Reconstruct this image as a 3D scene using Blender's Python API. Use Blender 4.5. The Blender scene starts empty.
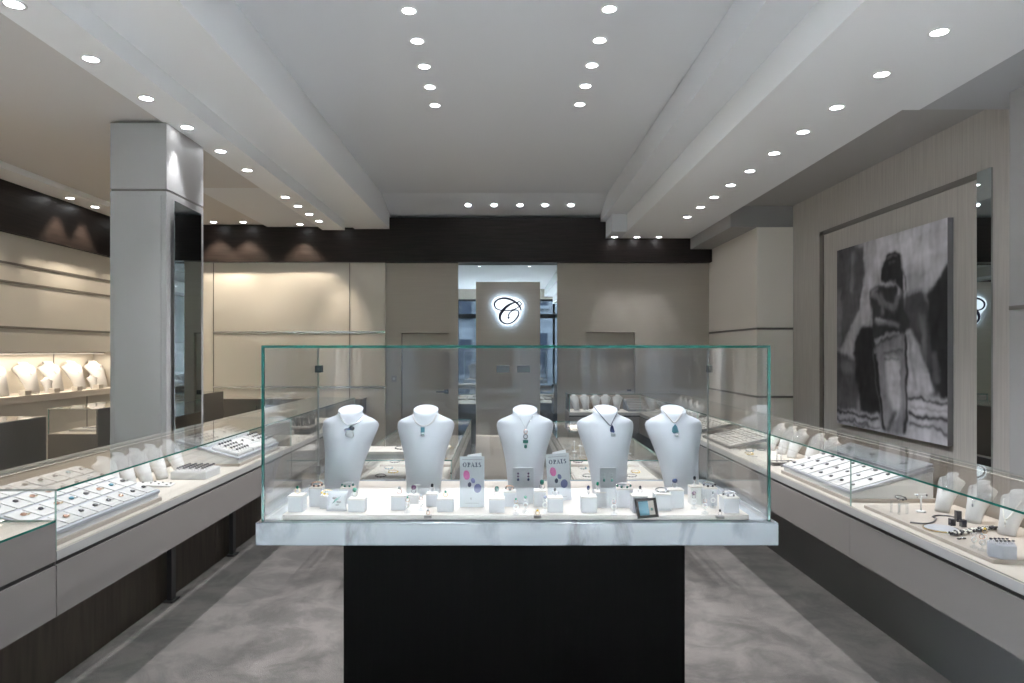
import bpy, bmesh, math, random
import numpy as np
from mathutils import Vector, Matrix
from mathutils.bvhtree import BVHTree
random.seed(7)
SC = bpy.context.scene
COL = SC.collection
PI = math.pi

# ------------------------------------------------------------------ camera
F = 683.0; VX, VY = 503.0, 352.0; EYE = 1.62
cd = bpy.data.cameras.new('camera'); cam = bpy.data.objects.new('camera', cd); COL.objects.link(cam)
cam.location = (0, 0, EYE); cam.rotation_euler = (PI/2, 0, 0)
cd.sensor_width = 36; cd.lens = 36*F/1024; cd.shift_x = (512-VX)/1024; cd.shift_y = (VY-341.5)/1024
cd.clip_start = .05; cd.clip_end = 200
SC.camera = cam

def wx(px, Y): return (px-VX)/F*Y
def wz(py, Y): return EYE-(py-VY)/F*Y
def at_h(px, py, z):            # the point of the horizontal plane z seen at a pixel
    Y = F*(EYE-z)/(py-VY); return Vector((wx(px, Y), Y, z))

# ------------------------------------------------------------------ light and exposure
SC.view_settings.view_transform = 'Standard'; SC.view_settings.look = 'None'
SC.view_settings.gamma = 1; SC.view_settings.use_curve_mapping = False
SC.view_settings.exposure = 2.5
SC.cycles.use_denoising = True
SC.cycles.max_bounces = 12; SC.cycles.transparent_max_bounces = 40
SC.cycles.diffuse_bounces = 6; SC.cycles.glossy_bounces = 6
SC.cycles.sample_clamp_indirect = 4
SC.cycles.caustics_reflective = False; SC.cycles.caustics_refractive = False
W = bpy.data.worlds.new('sky'); SC.world = W; W.use_nodes = True
W.node_tree.nodes['Background'].inputs[0].default_value = (.72, .85, 1, 1)
W.node_tree.nodes['Background'].inputs[1].default_value = 14
SPOT_W = 40.0        # watts of one ceiling downlight
CASE_W = .10         # watts per metre of the strips inside the cases
COOL = (.93, .96, 1); WARM = (1, .86, .68)

# ------------------------------------------------------------------ materials
M = {}
def mat(name, col, rough=.6, metal=0, spec=.5, bump=None, var=None, emit=None, coat=0, sheen=0):
    m = bpy.data.materials.new(name); m.use_nodes = True; nt = m.node_tree; N, L = nt.nodes, nt.links
    b = N['Principled BSDF']
    b.inputs['Base Color'].default_value = (*col, 1); b.inputs['Roughness'].default_value = rough
    b.inputs['Metallic'].default_value = metal; b.inputs['Specular IOR Level'].default_value = spec
    b.inputs['Coat Weight'].default_value = coat; b.inputs['Sheen Weight'].default_value = sheen
    tc = N.new('ShaderNodeTexCoord')
    if var:                      # (scale xyz, amount) : brightness mottling
        mp = N.new('ShaderNodeMapping'); mp.inputs['Scale'].default_value = var[0]
        n = N.new('ShaderNodeTexNoise'); n.inputs['Scale'].default_value = 1; n.inputs['Detail'].default_value = 6
        r = N.new('ShaderNodeValToRGB')
        a = var[1]
        r.color_ramp.elements[0].position = .3; r.color_ramp.elements[1].position = .7
        r.color_ramp.elements[0].color = (*[c*(1-a) for c in col], 1)
        r.color_ramp.elements[1].color = (*[min(1, c*(1+a)) for c in col], 1)
        L.new(tc.outputs['Object'], mp.inputs[0]); L.new(mp.outputs[0], n.inputs['Vector'])
        L.new(n.outputs[0], r.inputs[0]); L.new(r.outputs[0], b.inputs['Base Color'])
    if bump:
        mp = N.new('ShaderNodeMapping'); mp.inputs['Scale'].default_value = bump[0]
        n = N.new('ShaderNodeTexNoise'); n.inputs['Scale'].default_value = 1; n.inputs['Detail'].default_value = 3
        u = N.new('ShaderNodeBump'); u.inputs['Strength'].default_value = bump[1]; u.inputs['Distance'].default_value = .01
        L.new(tc.outputs['Object'], mp.inputs[0]); L.new(mp.outputs[0], n.inputs['Vector'])
        L.new(n.outputs[0], u.inputs['Height']); L.new(u.outputs[0], b.inputs['Normal'])
    if emit:
        b.inputs['Emission Color'].default_value = (*emit[0], 1); b.inputs['Emission Strength'].default_value = emit[1]
    M[name] = m; return m
def glassmat(name, tint, gloss=1.0):
    m = bpy.data.materials.new(name); m.use_nodes = True; nt = m.node_tree; N, L = nt.nodes, nt.links
    N.remove(N['Principled BSDF']); out = N['Material Output']
    t = N.new('ShaderNodeBsdfTransparent'); t.inputs[0].default_value = (*tint, 1)
    g = N.new('ShaderNodeBsdfGlossy'); g.inputs['Roughness'].default_value = .0; g.inputs[0].default_value = (gloss,)*3+(1,)
    ge = N.new('ShaderNodeNewGeometry'); dt = N.new('ShaderNodeVectorMath'); dt.operation = 'DOT_PRODUCT'
    L.new(ge.outputs['Incoming'], dt.inputs[0]); L.new(ge.outputs['Normal'], dt.inputs[1])
    def mt(op, a, b):
        q = N.new('ShaderNodeMath'); q.operation = op
        for i, v in enumerate((a, b)):
            if v is None: continue
            if isinstance(v, (int, float)): q.inputs[i].default_value = v
            else: L.new(v, q.inputs[i])
        return q.outputs[0]
    c1 = mt('SUBTRACT', 1.0, mt('ABSOLUTE', dt.outputs['Value'], None)); f_ = mt('ADD', mt('MULTIPLY', mt('POWER', c1, 5.0), .85), .035)
    x = N.new('ShaderNodeMixShader'); L.new(f_, x.inputs[0]); L.new(t.outputs[0], x.inputs[1]); L.new(g.outputs[0], x.inputs[2])
    L.new(x.outputs[0], out.inputs[0]); M[name] = m; return m

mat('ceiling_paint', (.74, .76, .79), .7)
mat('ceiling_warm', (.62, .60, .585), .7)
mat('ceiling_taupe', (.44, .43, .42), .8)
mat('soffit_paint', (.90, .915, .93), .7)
mat('wall_taupe_lit', (.80, .745, .68), .55)  # taupe made paler, the light on the far right wall put into its colour
mat('wall_taupe', (.46, .415, .36), .55, var=((2, 2, 60), .03))
mat('wall_cream', (.64, .60, .535), .5)
mat('wall_textile', (.48, .45, .42), .8, var=((60, 60, 2), .10))
mat('wall_pale', (.34, .33, .325), .5)
mat('groove_steel', (.20, .185, .17), .35, .6)
mat('black_timber', (.002, .0015, .0015), .5, spec=.07, var=((90, 90, 3), .5))
mat('band_timber', (.016, .0115, .0105), .42, spec=.25, var=((3, 3, 70), .4))
mat('counter_grey', (.178, .161, .152), .5)
mat('counter_dark', (.19, .175, .16), .5)
mat('counter_edge', (.33, .32, .31), .4)
mat('deck_beige', (.55, .50, .44), .6)
mat('back_taupe', (.27, .235, .20), .5)
mat('gap_black', (.015, .014, .014), .4)
mat('plinth_grey', (.16, .155, .155), .45)
mat('timber_brown', (.085, .065, .05), .5, var=((30, 3, 3), .3))
mat('steel', (.62, .62, .62), .25, 1)
mat('dark_steel', (.12, .12, .125), .35, .9)
mat('black_plastic', (.02, .02, .022), .4)
mat('linen_white', (.47, .495, .545), .85, bump=((900, 900, 900), .15))
mat('velvet_white', (.54, .525, .515), .85)
mat('leather_white', (.38, .39, .425), .55)
mat('leather_top', (.44, .405, .365), .6)
mat('board_cream', (.41, .36, .315), .6)
mat('white_lacquer', (.62, .62, .62), .3)
mat('silver', (.82, .82, .84), .18, 1)
mat('gold', (.85, .60, .28), .22, 1)
mat('rose_gold', (.80, .50, .38), .25, 1)
mat('dark_silver', (.16, .155, .165), .3, .8)
mat('emerald', (.0, .22, .13), .12, coat=1)
mat('opal_green', (.03, .17, .14), .15, coat=1)
mat('opal_blue', (.09, .25, .33), .15, coat=1)
mat('opal_navy', (.03, .04, .12), .15, coat=1)
mat('opal_milky', (.45, .48, .50), .2, coat=1)
mat('gem_purple', (.10, .03, .10), .15, coat=1)
mat('gem_dark', (.03, .03, .045), .12, coat=1)
mat('amber', (.75, .50, .05), .2, coat=1)
mat('cord_dark', (.05, .045, .07), .6)
mat('cord_beige', (.55, .50, .47), .6)
mat('frame_black', (.02, .016, .015), .3)
mat('paper_white', (.50, .52, .57), .5)
mat('paper_edge', (.80, .81, .84), .6)
mat('ink_navy', (.02, .025, .07), .5)
mat('ink_grey', (.30, .31, .34), .5)
mat('print_pink', (.50, .10, .28), .5)
mat('print_blue', (.12, .13, .28), .4)
mat('green_edge', (.012, .12, .095), .15, coat=.5)
mat('pale_edge', (.30, .31, .29), .3)
mat('green_edge_light', (.33, .47, .42), .15, coat=.5)
mat('lamp_white', (1, 1, 1), .5, emit=((.95, .98, 1), 7))
mat('strip_glow', (1, 1, 1), .5, emit=((1, .90, .76), .45))
mat('lamp_ring', (.85, .85, .85), .4)
mat('sign_glow', (1, 1, 1), .5, emit=((.80, .90, 1), .27))
mat('sign_halo', (1, 1, 1), .5, emit=((.42, .66, 1), 1.3))
mat('chair_fabric', (.30, .26, .22), .85)
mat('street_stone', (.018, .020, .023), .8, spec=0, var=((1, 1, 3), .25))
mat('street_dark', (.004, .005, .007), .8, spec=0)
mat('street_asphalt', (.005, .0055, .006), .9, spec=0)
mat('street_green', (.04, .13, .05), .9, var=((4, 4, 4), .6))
mat('frame_charcoal', (.012, .014, .017), .4)
mat('bead_black', (.015, .017, .03), .2, coat=1)
mat('pearl', (.75, .72, .66), .3, coat=.6)
glassmat('clear_glass', (.988, .992, .990))
glassmat('acrylic', (.93, .95, .96), .9)
m = mat('mirror', (.50, .55, .56), .0, 1)

def marble():
    m = mat('marble', (.62, .66, .70), .18, coat=.3); nt = m.node_tree; N, L = nt.nodes, nt.links; b = N['Principled BSDF']
    tc = N.new('ShaderNodeTexCoord'); mp = N.new('ShaderNodeMapping'); mp.inputs['Scale'].default_value = (1.5, .8, .7)
    mp.inputs['Rotation'].default_value = (0, .5, .1)
    n1 = N.new('ShaderNodeTexNoise'); n1.inputs['Scale'].default_value = 2.4; n1.inputs['Detail'].default_value = 8; n1.inputs['Roughness'].default_value = .55; n1.inputs['Distortion'].default_value = .5
    n2 = N.new('ShaderNodeTexNoise'); n2.inputs['Scale'].default_value = 1.5; n2.inputs['Detail'].default_value = 3
    r1 = N.new('ShaderNodeValToRGB'); e = r1.color_ramp.elements
    e[0].position = .42; e[0].color = (0, 0, 0, 1); e[1].position = .57; e[1].color = (0, 0, 0, 1)
    k = r1.color_ramp.elements.new(.497); k.color = (1, 1, 1, 1)
    r2 = N.new('ShaderNodeValToRGB'); r2.color_ramp.elements[0].position = .38; r2.color_ramp.elements[1].position = .55
    mu = N.new('ShaderNodeMath'); mu.operation = 'MULTIPLY'
    mx = N.new('ShaderNodeMix'); mx.data_type = 'RGBA'
    mx.inputs[6].default_value = (.29, .325, .365, 1); mx.inputs[7].default_value = (.11, .12, .145, 1)
    L.new(tc.outputs['Object'], mp.inputs[0]); L.new(mp.outputs[0], n1.inputs[0]); L.new(mp.outputs[0], n2.inputs[0])
    L.new(n1.outputs[0], r1.inputs[0]); L.new(n2.outputs[0], r2.inputs[0]); L.new(r1.outputs[0], mu.inputs[0]); L.new(r2.outputs[0], mu.inputs[1])
    L.new(mu.outputs[0], mx.inputs[0]); L.new(mx.outputs[2], b.inputs['Base Color'])
marble()
def carpet():
    m = mat('carpet', (.2, .19, .18), .95, sheen=.3); nt = m.node_tree; N, L = nt.nodes, nt.links; b = N['Principled BSDF']
    tc = N.new('ShaderNodeTexCoord')
    n1 = N.new('ShaderNodeTexNoise'); n1.inputs['Scale'].default_value = 3.4; n1.inputs['Detail'].default_value = 10; n1.inputs['Roughness'].default_value = .72; n1.inputs['Distortion'].default_value = .5
    r = N.new('ShaderNodeValToRGB'); e = r.color_ramp.elements
    e[0].position = .42; e[0].color = (.080, .069, .062, 1); e[1].position = .58; e[1].color = (.155, .136, .123, 1)
    n2 = N.new('ShaderNodeTexNoise'); n2.inputs['Scale'].default_value = 160; n2.inputs['Detail'].default_value = 2
    mx = N.new('ShaderNodeMix'); mx.data_type = 'RGBA'; mx.blend_type = 'OVERLAY'; mx.inputs[0].default_value = .5
    u = N.new('ShaderNodeBump'); u.inputs['Strength'].default_value = .35; u.inputs['Distance'].default_value = .01
    L.new(tc.outputs['Object'], n1.inputs[0]); L.new(tc.outputs['Object'], n2.inputs[0]); L.new(n1.outputs[0], r.inputs[0])
    L.new(r.outputs[0], mx.inputs[6]); L.new(n2.outputs[0], mx.inputs[7]); L.new(mx.outputs[2], b.inputs['Base Color'])
    L.new(n2.outputs[0], u.inputs['Height']); L.new(u.outputs[0], b.inputs['Normal'])
carpet()

# ------------------------------------------------------------------ mesh helpers
KIDS = {}
class MB:
    def __init__(s): s.v = []; s.f = []; s.m = []; s.mi = 0; s.smooth = False; s.sm = []
    def quadbox(s, c):                     # eight corners, bottom ring then top ring
        n = len(s.v); s.v += [tuple(p) for p in c]
        for q in ((3, 2, 1, 0), (4, 5, 6, 7), (0, 1, 5, 4), (1, 2, 6, 5), (2, 3, 7, 6), (3, 0, 4, 7)):
            s.f.append([n+i for i in q]); s.m.append(s.mi); s.sm.append(False)
        return s
    def box(s, x0, x1, y0, y1, z0, z1):
        return s.quadbox([(x0, y0, z0), (x1, y0, z0), (x1, y1, z0), (x0, y1, z0), (x0, y0, z1), (x1, y0, z1), (x1, y1, z1), (x0, y1, z1)])
    def prism(s, pts, y0, y1, axis='y'):   # outline extruded along an axis
        n = len(s.v); k = len(pts)
        for d in (y0, y1):
            for a, b in pts:
                s.v.append((a, d, b) if axis == 'y' else ((a, b, d) if axis == 'z' else (d, a, b)))
        s.f.append([n+i for i in range(k)]); s.f.append([n+k+i for i in range(k)][::-1]); s.m += [s.mi]*2; s.sm += [False]*2
        for i in range(k):
            j = (i+1) % k; s.f.append([n+j, n+i, n+k+i, n+k+j]); s.m.append(s.mi); s.sm.append(False)
        return s
    def rings(s, rings, close=True, caps=True):
        n = len(s.v); k = len(rings[0])
        for r in rings: s.v += [tuple(p) for p in r]
        for a in range(len(rings)-1):
            for i in range(k if close else k-1):
                j = (i+1) % k; s.f.append([n+a*k+i, n+a*k+j, n+(a+1)*k+j, n+(a+1)*k+i]); s.m.append(s.mi); s.sm.append(True)
        if caps:
            s.f.append([n+i for i in range(k)][::-1]); s.f.append([n+(len(rings)-1)*k+i for i in range(k)]); s.m += [s.mi]*2; s.sm += [False]*2
        return s
    def lathe(s, prof, c=(0, 0, 0), k=16, caps=True):     # (radius, height) about a vertical axis
        return s.rings([[(c[0]+r*math.cos(2*PI*i/k), c[1]+r*math.sin(2*PI*i/k), c[2]+h) for i in range(k)] for r, h in prof], caps=caps)
    def tube(s, pts, r, k=6, closed=False):
        pts = [Vector(p) for p in pts]; R = []
        n = len(pts); up0 = Vector((.12, .31, .94))
        rs = r if isinstance(r, (list, tuple)) else [r]*n
        for i, p in enumerate(pts):
            a = pts[(i-1) % n] if (closed or i > 0) else p; b = pts[(i+1) % n] if (closed or i < n-1) else p
            t = (b-a); t = t.normalized() if t.length > 1e-9 else Vector((0, 0, 1))
            u = t.cross(up0)
            if u.length < .05: u = t.cross(Vector((1, 0, 0)))
            u.normalize(); w = t.cross(u)
            R.append([p+u*(rs[i]*math.cos(2*PI*j/k))+w*(rs[i]*math.sin(2*PI*j/k)) for j in range(k)])
        if closed: R.append(R[0])
        return s.rings(R, caps=not closed)
    def ball(s, c, r, k=8, sq=(1, 1, 1)):
        R = []
        for a in range(1, k//2+2):
            t = PI*a/(k//2+2)
            R.append([(c[0]+r*sq[0]*math.sin(t)*math.cos(2*PI*i/k), c[1]+r*sq[1]*math.sin(t)*math.sin(2*PI*i/k), c[2]-r*sq[2]*math.cos(t)) for i in range(k)])
        return s.rings(R)
    def xf(s, mtx, start=0):
        for i in range(start, len(s.v)): s.v[i] = tuple(mtx @ Vector(s.v[i]))
        return s
    def build(s, name, mats, parent=None, bevel=0, kind=None, loc=None):
        me = bpy.data.meshes.new(name); me.from_pydata(s.v, [], s.f)
        if isinstance(mats, str): mats = [mats]
        for x in mats: me.materials.append(M[x])
        me.polygons.foreach_set('material_index', s.m); me.polygons.foreach_set('use_smooth', s.sm); me.update()
        b = bmesh.new(); b.from_mesh(me); bmesh.ops.recalc_face_normals(b, faces=b.faces)
        b.to_mesh(me); b.free()
        o = bpy.data.objects.new(name, me); COL.objects.link(o)
        if loc: o.location = loc
        if parent: o.parent = parent; KIDS.setdefault(parent.name, []).append(o)
        if kind: o['kind'] = kind
        if bevel:
            q = o.modifiers.new('bevel', 'BEVEL'); q.width = bevel; q.segments = 2; q.limit_method = 'ANGLE'
        return o
def B(*a): return MB().box(*a)
def tag(o, label, cat, group=None, kind=None):
    o['label'] = label; o['category'] = cat
    if group: o['group'] = group
    if kind: o['kind'] = kind
    return o
def thing(name, label, cat, loc=(0, 0, 0), rz=0, group=None):
    o = bpy.data.objects.new(name, None); COL.objects.link(o); o.empty_display_size = .05
    o.location = loc; o.rotation_euler = (0, 0, rz); tag(o, label, cat, group); return o
def copy_tree(o, loc=None, rot=None, label=None, group=None, scale=None):
    c = o.copy(); COL.objects.link(c)
    if loc is not None: c.location = loc
    if rot is not None: c.rotation_euler = rot if hasattr(rot, '__len__') else (0, 0, rot)
    if scale: c.scale = (scale,)*3
    if label: c['label'] = label
    if group: c['group'] = group
    for ch in KIDS.get(o.name, []):
        d = ch.copy(); COL.objects.link(d); d.parent = c
        for g in KIDS.get(ch.name, []):
            e = g.copy(); COL.objects.link(e); e.parent = d
    return c
class Proto:                              # the first use takes the original itself, the next ones copies
    def __init__(s, make): s.make = make; s.o = None; s.used = False
    def put(s, loc, rot=0, label=None, group=None, scale=None):
        if s.o is None: s.o = s.make()
        if not s.used:
            s.used = True; o = s.o; o.location = loc; o.rotation_euler = rot if hasattr(rot, '__len__') else (0, 0, rot)
            if label: o['label'] = label
            if group: o['group'] = group
            if scale: o.scale = (scale,)*3
            return o
        o = copy_tree(s.o, loc, rot, label, group, scale or 1)
        if not group and 'group' in o: del o['group']
        return o
ORD = 'first second third fourth fifth sixth seventh eighth ninth tenth eleventh twelfth thirteenth fourteenth'.split()
def struct(name, mb, m, bevel=0): return mb.build(name, m, kind='structure', bevel=bevel)

def pane(name, x0, x1, y0, y1, z0, z1, parent, edges='green_edge', green=None):
    """a glass pane: clear broad faces, green polished edges"""
    mb = MB(); mb.box(x0, x1, y0, y1, z0, z1); d = (x1-x0, y1-y0, z1-z0); t = d.index(min(d))
    # faces order: bottom, top, front(-y), right(+x), back(+y), left(-x)
    ax = [2, 2, 1, 0, 1, 0]
    for i in range(6): mb.m[i] = 0 if ax[i] == t else 1
    if green is not None:                # only these edges look green, the others pale
        for i in range(6):
            if mb.m[i] == 1 and i not in green: mb.m[i] = 2
    return mb.build(name, ['clear_glass', edges, 'pale_edge'], parent)

# ------------------------------------------------------------------ room shell
Y0, Y1 = -3.0, 9.9
H = lambda h: EYE+h
struct('floor', B(-5.8, 3.6, Y0-.2, Y1+.3, -.12, -.004), 'timber_brown')
struct('trim_1', B(-2.2, 2.2, Y0, Y1-.1, -.004, 0), 'carpet')                       # fitted carpet
mat('entry_bounce', (.62, .60, .58), .5)
struct('trim_13', B(-5.0, 3.05, Y0, -.4, -.004, .001), 'entry_bounce')                   # unseen pale floor added behind the camera to bounce light upwards
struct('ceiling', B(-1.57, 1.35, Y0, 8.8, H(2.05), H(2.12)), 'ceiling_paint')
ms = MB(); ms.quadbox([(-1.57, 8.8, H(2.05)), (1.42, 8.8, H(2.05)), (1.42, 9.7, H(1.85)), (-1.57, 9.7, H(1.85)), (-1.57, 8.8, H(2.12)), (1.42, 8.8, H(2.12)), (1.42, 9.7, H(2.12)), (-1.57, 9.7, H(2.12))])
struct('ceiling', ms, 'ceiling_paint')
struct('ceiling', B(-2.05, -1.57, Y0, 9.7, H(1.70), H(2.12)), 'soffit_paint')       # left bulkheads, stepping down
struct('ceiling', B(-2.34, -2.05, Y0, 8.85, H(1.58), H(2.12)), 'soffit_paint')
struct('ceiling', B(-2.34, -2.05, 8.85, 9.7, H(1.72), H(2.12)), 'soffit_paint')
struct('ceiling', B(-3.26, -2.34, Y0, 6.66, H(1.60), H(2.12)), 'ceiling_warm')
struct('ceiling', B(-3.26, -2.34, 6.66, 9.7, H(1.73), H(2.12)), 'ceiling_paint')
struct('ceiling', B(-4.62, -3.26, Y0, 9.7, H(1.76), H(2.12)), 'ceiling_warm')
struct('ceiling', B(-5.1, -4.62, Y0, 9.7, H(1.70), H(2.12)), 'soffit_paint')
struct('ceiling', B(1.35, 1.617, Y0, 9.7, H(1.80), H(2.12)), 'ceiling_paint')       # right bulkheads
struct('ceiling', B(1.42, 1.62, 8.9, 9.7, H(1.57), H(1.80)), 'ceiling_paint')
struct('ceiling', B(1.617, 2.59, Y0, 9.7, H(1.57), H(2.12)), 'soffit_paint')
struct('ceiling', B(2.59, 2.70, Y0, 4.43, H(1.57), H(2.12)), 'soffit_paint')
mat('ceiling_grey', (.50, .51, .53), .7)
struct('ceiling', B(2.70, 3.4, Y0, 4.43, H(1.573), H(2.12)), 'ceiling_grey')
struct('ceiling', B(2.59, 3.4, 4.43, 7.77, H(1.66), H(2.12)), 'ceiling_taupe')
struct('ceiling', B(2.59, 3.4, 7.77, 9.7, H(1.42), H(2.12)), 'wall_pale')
struct('ceiling', B(-5.9, 3.8, Y0-.3, Y1+.4, H(2.12), H(2.3)), 'ceiling_paint')     # roof slab
struct('wall_back', B(-5.8, 3.8, 9.70, Y1+.2, -.1, H(2.12)), 'wall_taupe')
# left wall: above the niche, the niche back and shelf cabinet below
struct('wall_left', B(-5.7, -5.0, Y0, 9.7, H(0), H(2.12)), 'wall_cream')
struct('wall_left', B(-5.7, -5.4, Y0, 9.7, -.1, H(0)), 'wall_cream')
struct('wall_left', B(-5.4, -5.0, 9.0, 9.7, H(-.45), H(0)), 'wall_cream')
struct('wall_left', B(-5.4, -5.0, Y0, 9.7, -.0, H(-.53)), 'wall_cream')
struct('trim_2', B(-5.4, -4.96, Y0, 9.7, H(-.528), H(-.455)), 'deck_beige')         # shelf of the niche
struct('trim_3', B(-5.0, -4.93, Y0, 9.55, H(1.2), H(1.72)), 'band_timber')
for k, h in enumerate((.90, .71, .25)):
    struct('trim_4', B(-5.0, -4.994, Y0, 9.55, H(h)-.012, H(h)+.012), 'groove_steel')
for k, y in enumerate((3.4, 5.0, 6.6, 8.2)):
    struct('trim_5', B(-5.4, -5.394, y, y+.012, H(-.45), H(0)), 'groove_steel')
    struct('trim_5', B(-5.0, -4.995, y, y+.012, .1, H(-.53)), 'groove_steel')
# right wall in three planes
struct('wall_right', B(3.3, 3.6, 4.14, 7.77, 0, H(1.66)), 'wall_textile')
struct('wall_right', B(2.89, 3.6, 7.77, 9.7, 0, H(1.42)), 'wall_taupe_lit')
struct('wall_right', B(3.07, 3.6, Y0, 4.14, 0, H(1.60)), 'wall_pale')
struct('trim_6', MB().box(2.884, 2.89, 7.77, 9.6, H(.266)-.012, H(.266)+.012).box(2.884, 3.3, 7.764, 7.77, H(.266)-.012, H(.266)+.012)
       .box(2.884, 2.89, 7.77, 9.6, H(-.51)-.012, H(-.51)+.012).box(2.884, 3.3, 7.764, 7.77, H(-.51)-.012, H(-.51)+.012), 'groove_steel')
struct('trim_7', MB().box(3.062, 3.07, Y0, 4.135, H(.266)-.012, H(.266)+.012).box(3.07, 3.3, 4.14, 4.146, H(.266)-.012, H(.266)+.012), 'groove_steel')
struct('trim_8', MB().box(3.29, 3.3, 7.02, 7.10, 0.1, H(1.245)).box(3.29, 3.3, 4.62, 7.10, H(1.20), H(1.245)), 'groove_steel')
struct('trim_9', MB().box(3.288, 3.3, 4.60, 4.74, .1, H(1.245)), 'mirror')
# back wall: black timber band, panels, doors, mirror, sign wall
xb = lambda px: (px-VX)/F*9.58
struct('trim_10', B(-4.93, xb(709), 9.44, 9.7, H(1.245), H(1.86)), 'band_timber')
P1 = MB().box(-4.93, xb(386), 9.50, 9.7, 0, H(1.245)); struct('wall_back', P1, 'wall_cream')
gr = MB()
for h in (.275, -.49): gr.box(xb(216), xb(386), 9.494, 9.5, H(h)-.014, H(h)+.014)
struct('trim_11', gr, 'steel')
struct('trim_12', MB().box(xb(216)-.005, xb(216)+.005, 9.495, 9.5, .1, H(1.24)).box(xb(351)-.005, xb(351)+.005, 9.495, 9.5, .1, H(1.24)), 'groove_steel')
def wall_with_door(name, x0, x1, d0, d1, head, dn, hx):
    struct(name, MB().box(x0, d0, 9.58, 9.7, 0, H(1.3)).box(d1, x1, 9.58, 9.7, 0, H(1.3)).box(d0, d1, 9.58, 9.7, head, H(1.3)), 'wall_taupe')
    d = struct(dn, B(d0, d1, 9.66, 9.69, 0, head), 'wall_taupe')
    tube = MB().box(hx-.03, hx+.03, 9.648, 9.66, 1.03, 1.09).tube([(hx, 9.65, 1.06), (hx, 9.61, 1.06), (hx-.14, 9.61, 1.06)], .011)
    h = tube.build('door_handle', 'dark_steel', d)
    MB().box(d0, d0+.006, 9.655, 9.66, 0, head).box(d0, d1, 9.655, 9.66, head-.006, head).build('door_gap', 'gap_black', d)
wall_with_door('wall_back', xb(386), xb(458), xb(401), xb(449), EYE+.267, 'door_1', xb(446))
wall_with_door('wall_back', xb(557.5), 2.89, xb(586), xb(635), EYE+.275, 'door_2', xb(630))
sw = B(xb(391.5), xb(396.5), 9.572, 9.58, EYE-.42, EYE-.33).build('switch_plate', 'wall_pale'); tag(sw, 'small pale light switch on the taupe wall left of the back door', 'light switch')
B(xb(393), xb(395), 9.568, 9.572, EYE-.39, EYE-.36).build('rocker', 'white_lacquer', sw)
struct('wall_back', B(xb(458), xb(557.5), 9.62, 9.7, 0, H(1.3)), 'mirror')           # wall-high mirror
PX0, PX1 = xb(476), xb(540)
struct('wall_back', B(PX0, PX1, 9.55, 9.62, 0, EYE+.98), 'wall_taupe')               # sign panel in front of the mirror
# front wall with the shop window, daylight comes in here
FW = [(-5.6, 3.6, H(1.72), H(2.12)), (-5.6, -4.6, 0, H(1.72)), (2.75, 3.6, 0, H(1.72))]
mb = MB()
for x0, x1, z0, z1 in FW: mb.box(x0, x1, Y0-.2, Y0, z0, z1)
struct('wall_front', mb, 'wall_taupe')
wf = MB()
for x in (-4.6, -3.0, -1.52, 1.05, 1.62, 2.68): wf.box(x, x+.08, Y0-.12, Y0-.04, 0, H(1.72))
wf.box(-4.6, 2.76, Y0-.13, Y0-.03, 2.72, 2.86).box(-4.6, 2.76, Y0-.13, Y0-.03, 0, .12).box(-4.6, 2.76, Y0-.13, Y0-.03, H(1.66), H(1.74))
struct('window_1', wf, 'frame_charcoal')
struct('window_1', B(-4.55, 2.7, Y0-.09, Y0-.08, .12, H(1.66)), 'clear_glass')
# the street beyond the shop window
struct('ground', B(-30, 30, -28, Y0-.3, -.3, -.15), 'street_asphalt')
def facade(x0, x1, y, h, floors, bays, label):
    t = thing('building', label, 'building', ((x0+x1)/2, y, -.15))
    c = (x0+x1)/2
    B(x0-c, x1-c, -2, 0, 0, h).build('wall', 'street_stone', t)
    bw = (x1-x0)/bays; fh = h/floors
    for i in range(bays):
        for j in range(floors):
            a = x0-c+bw*(i+.22); b_ = x0-c+bw*(i+.78)
            w = MB().box(a, b_, 0, .06, fh*(j+.2), fh*(j+.8)); w.mi = 1; w.box(a-.1, b_+.1, .0, .18, fh*(j+.2)-.15, fh*(j+.2))
            w.build('window', ['street_dark', 'street_stone'], t)
    MB().box(x0-c, x1-c, 0, .35, h-.5, h-.1).build('cornice', 'street_stone', t)
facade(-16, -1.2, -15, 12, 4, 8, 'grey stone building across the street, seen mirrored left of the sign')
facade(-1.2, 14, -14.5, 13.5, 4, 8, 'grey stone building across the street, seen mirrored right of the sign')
def tree(x, y, h, label):
    t = thing('street_tree', label, 'tree', (x, y, -.15))
    MB().tube([(0, 0, 0), (.05, 0, h*.3), (0, .05, h*.6)], [.14, .11, .06], 8).build('trunk', 'timber_brown', t)
    c = MB()
    for i in range(60):
        a = random.uniform(0, 2*PI); r = random.uniform(0, 1.1); c.ball((r*math.cos(a), r*math.sin(a), h*random.uniform(.42, 1)), random.uniform(.25, .45), 6)
    c.build('crown', 'street_green', t)
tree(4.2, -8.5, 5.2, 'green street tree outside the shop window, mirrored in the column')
tree(-3.4, -9, 5.0, 'green street tree outside the shop window, further along the street')

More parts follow.
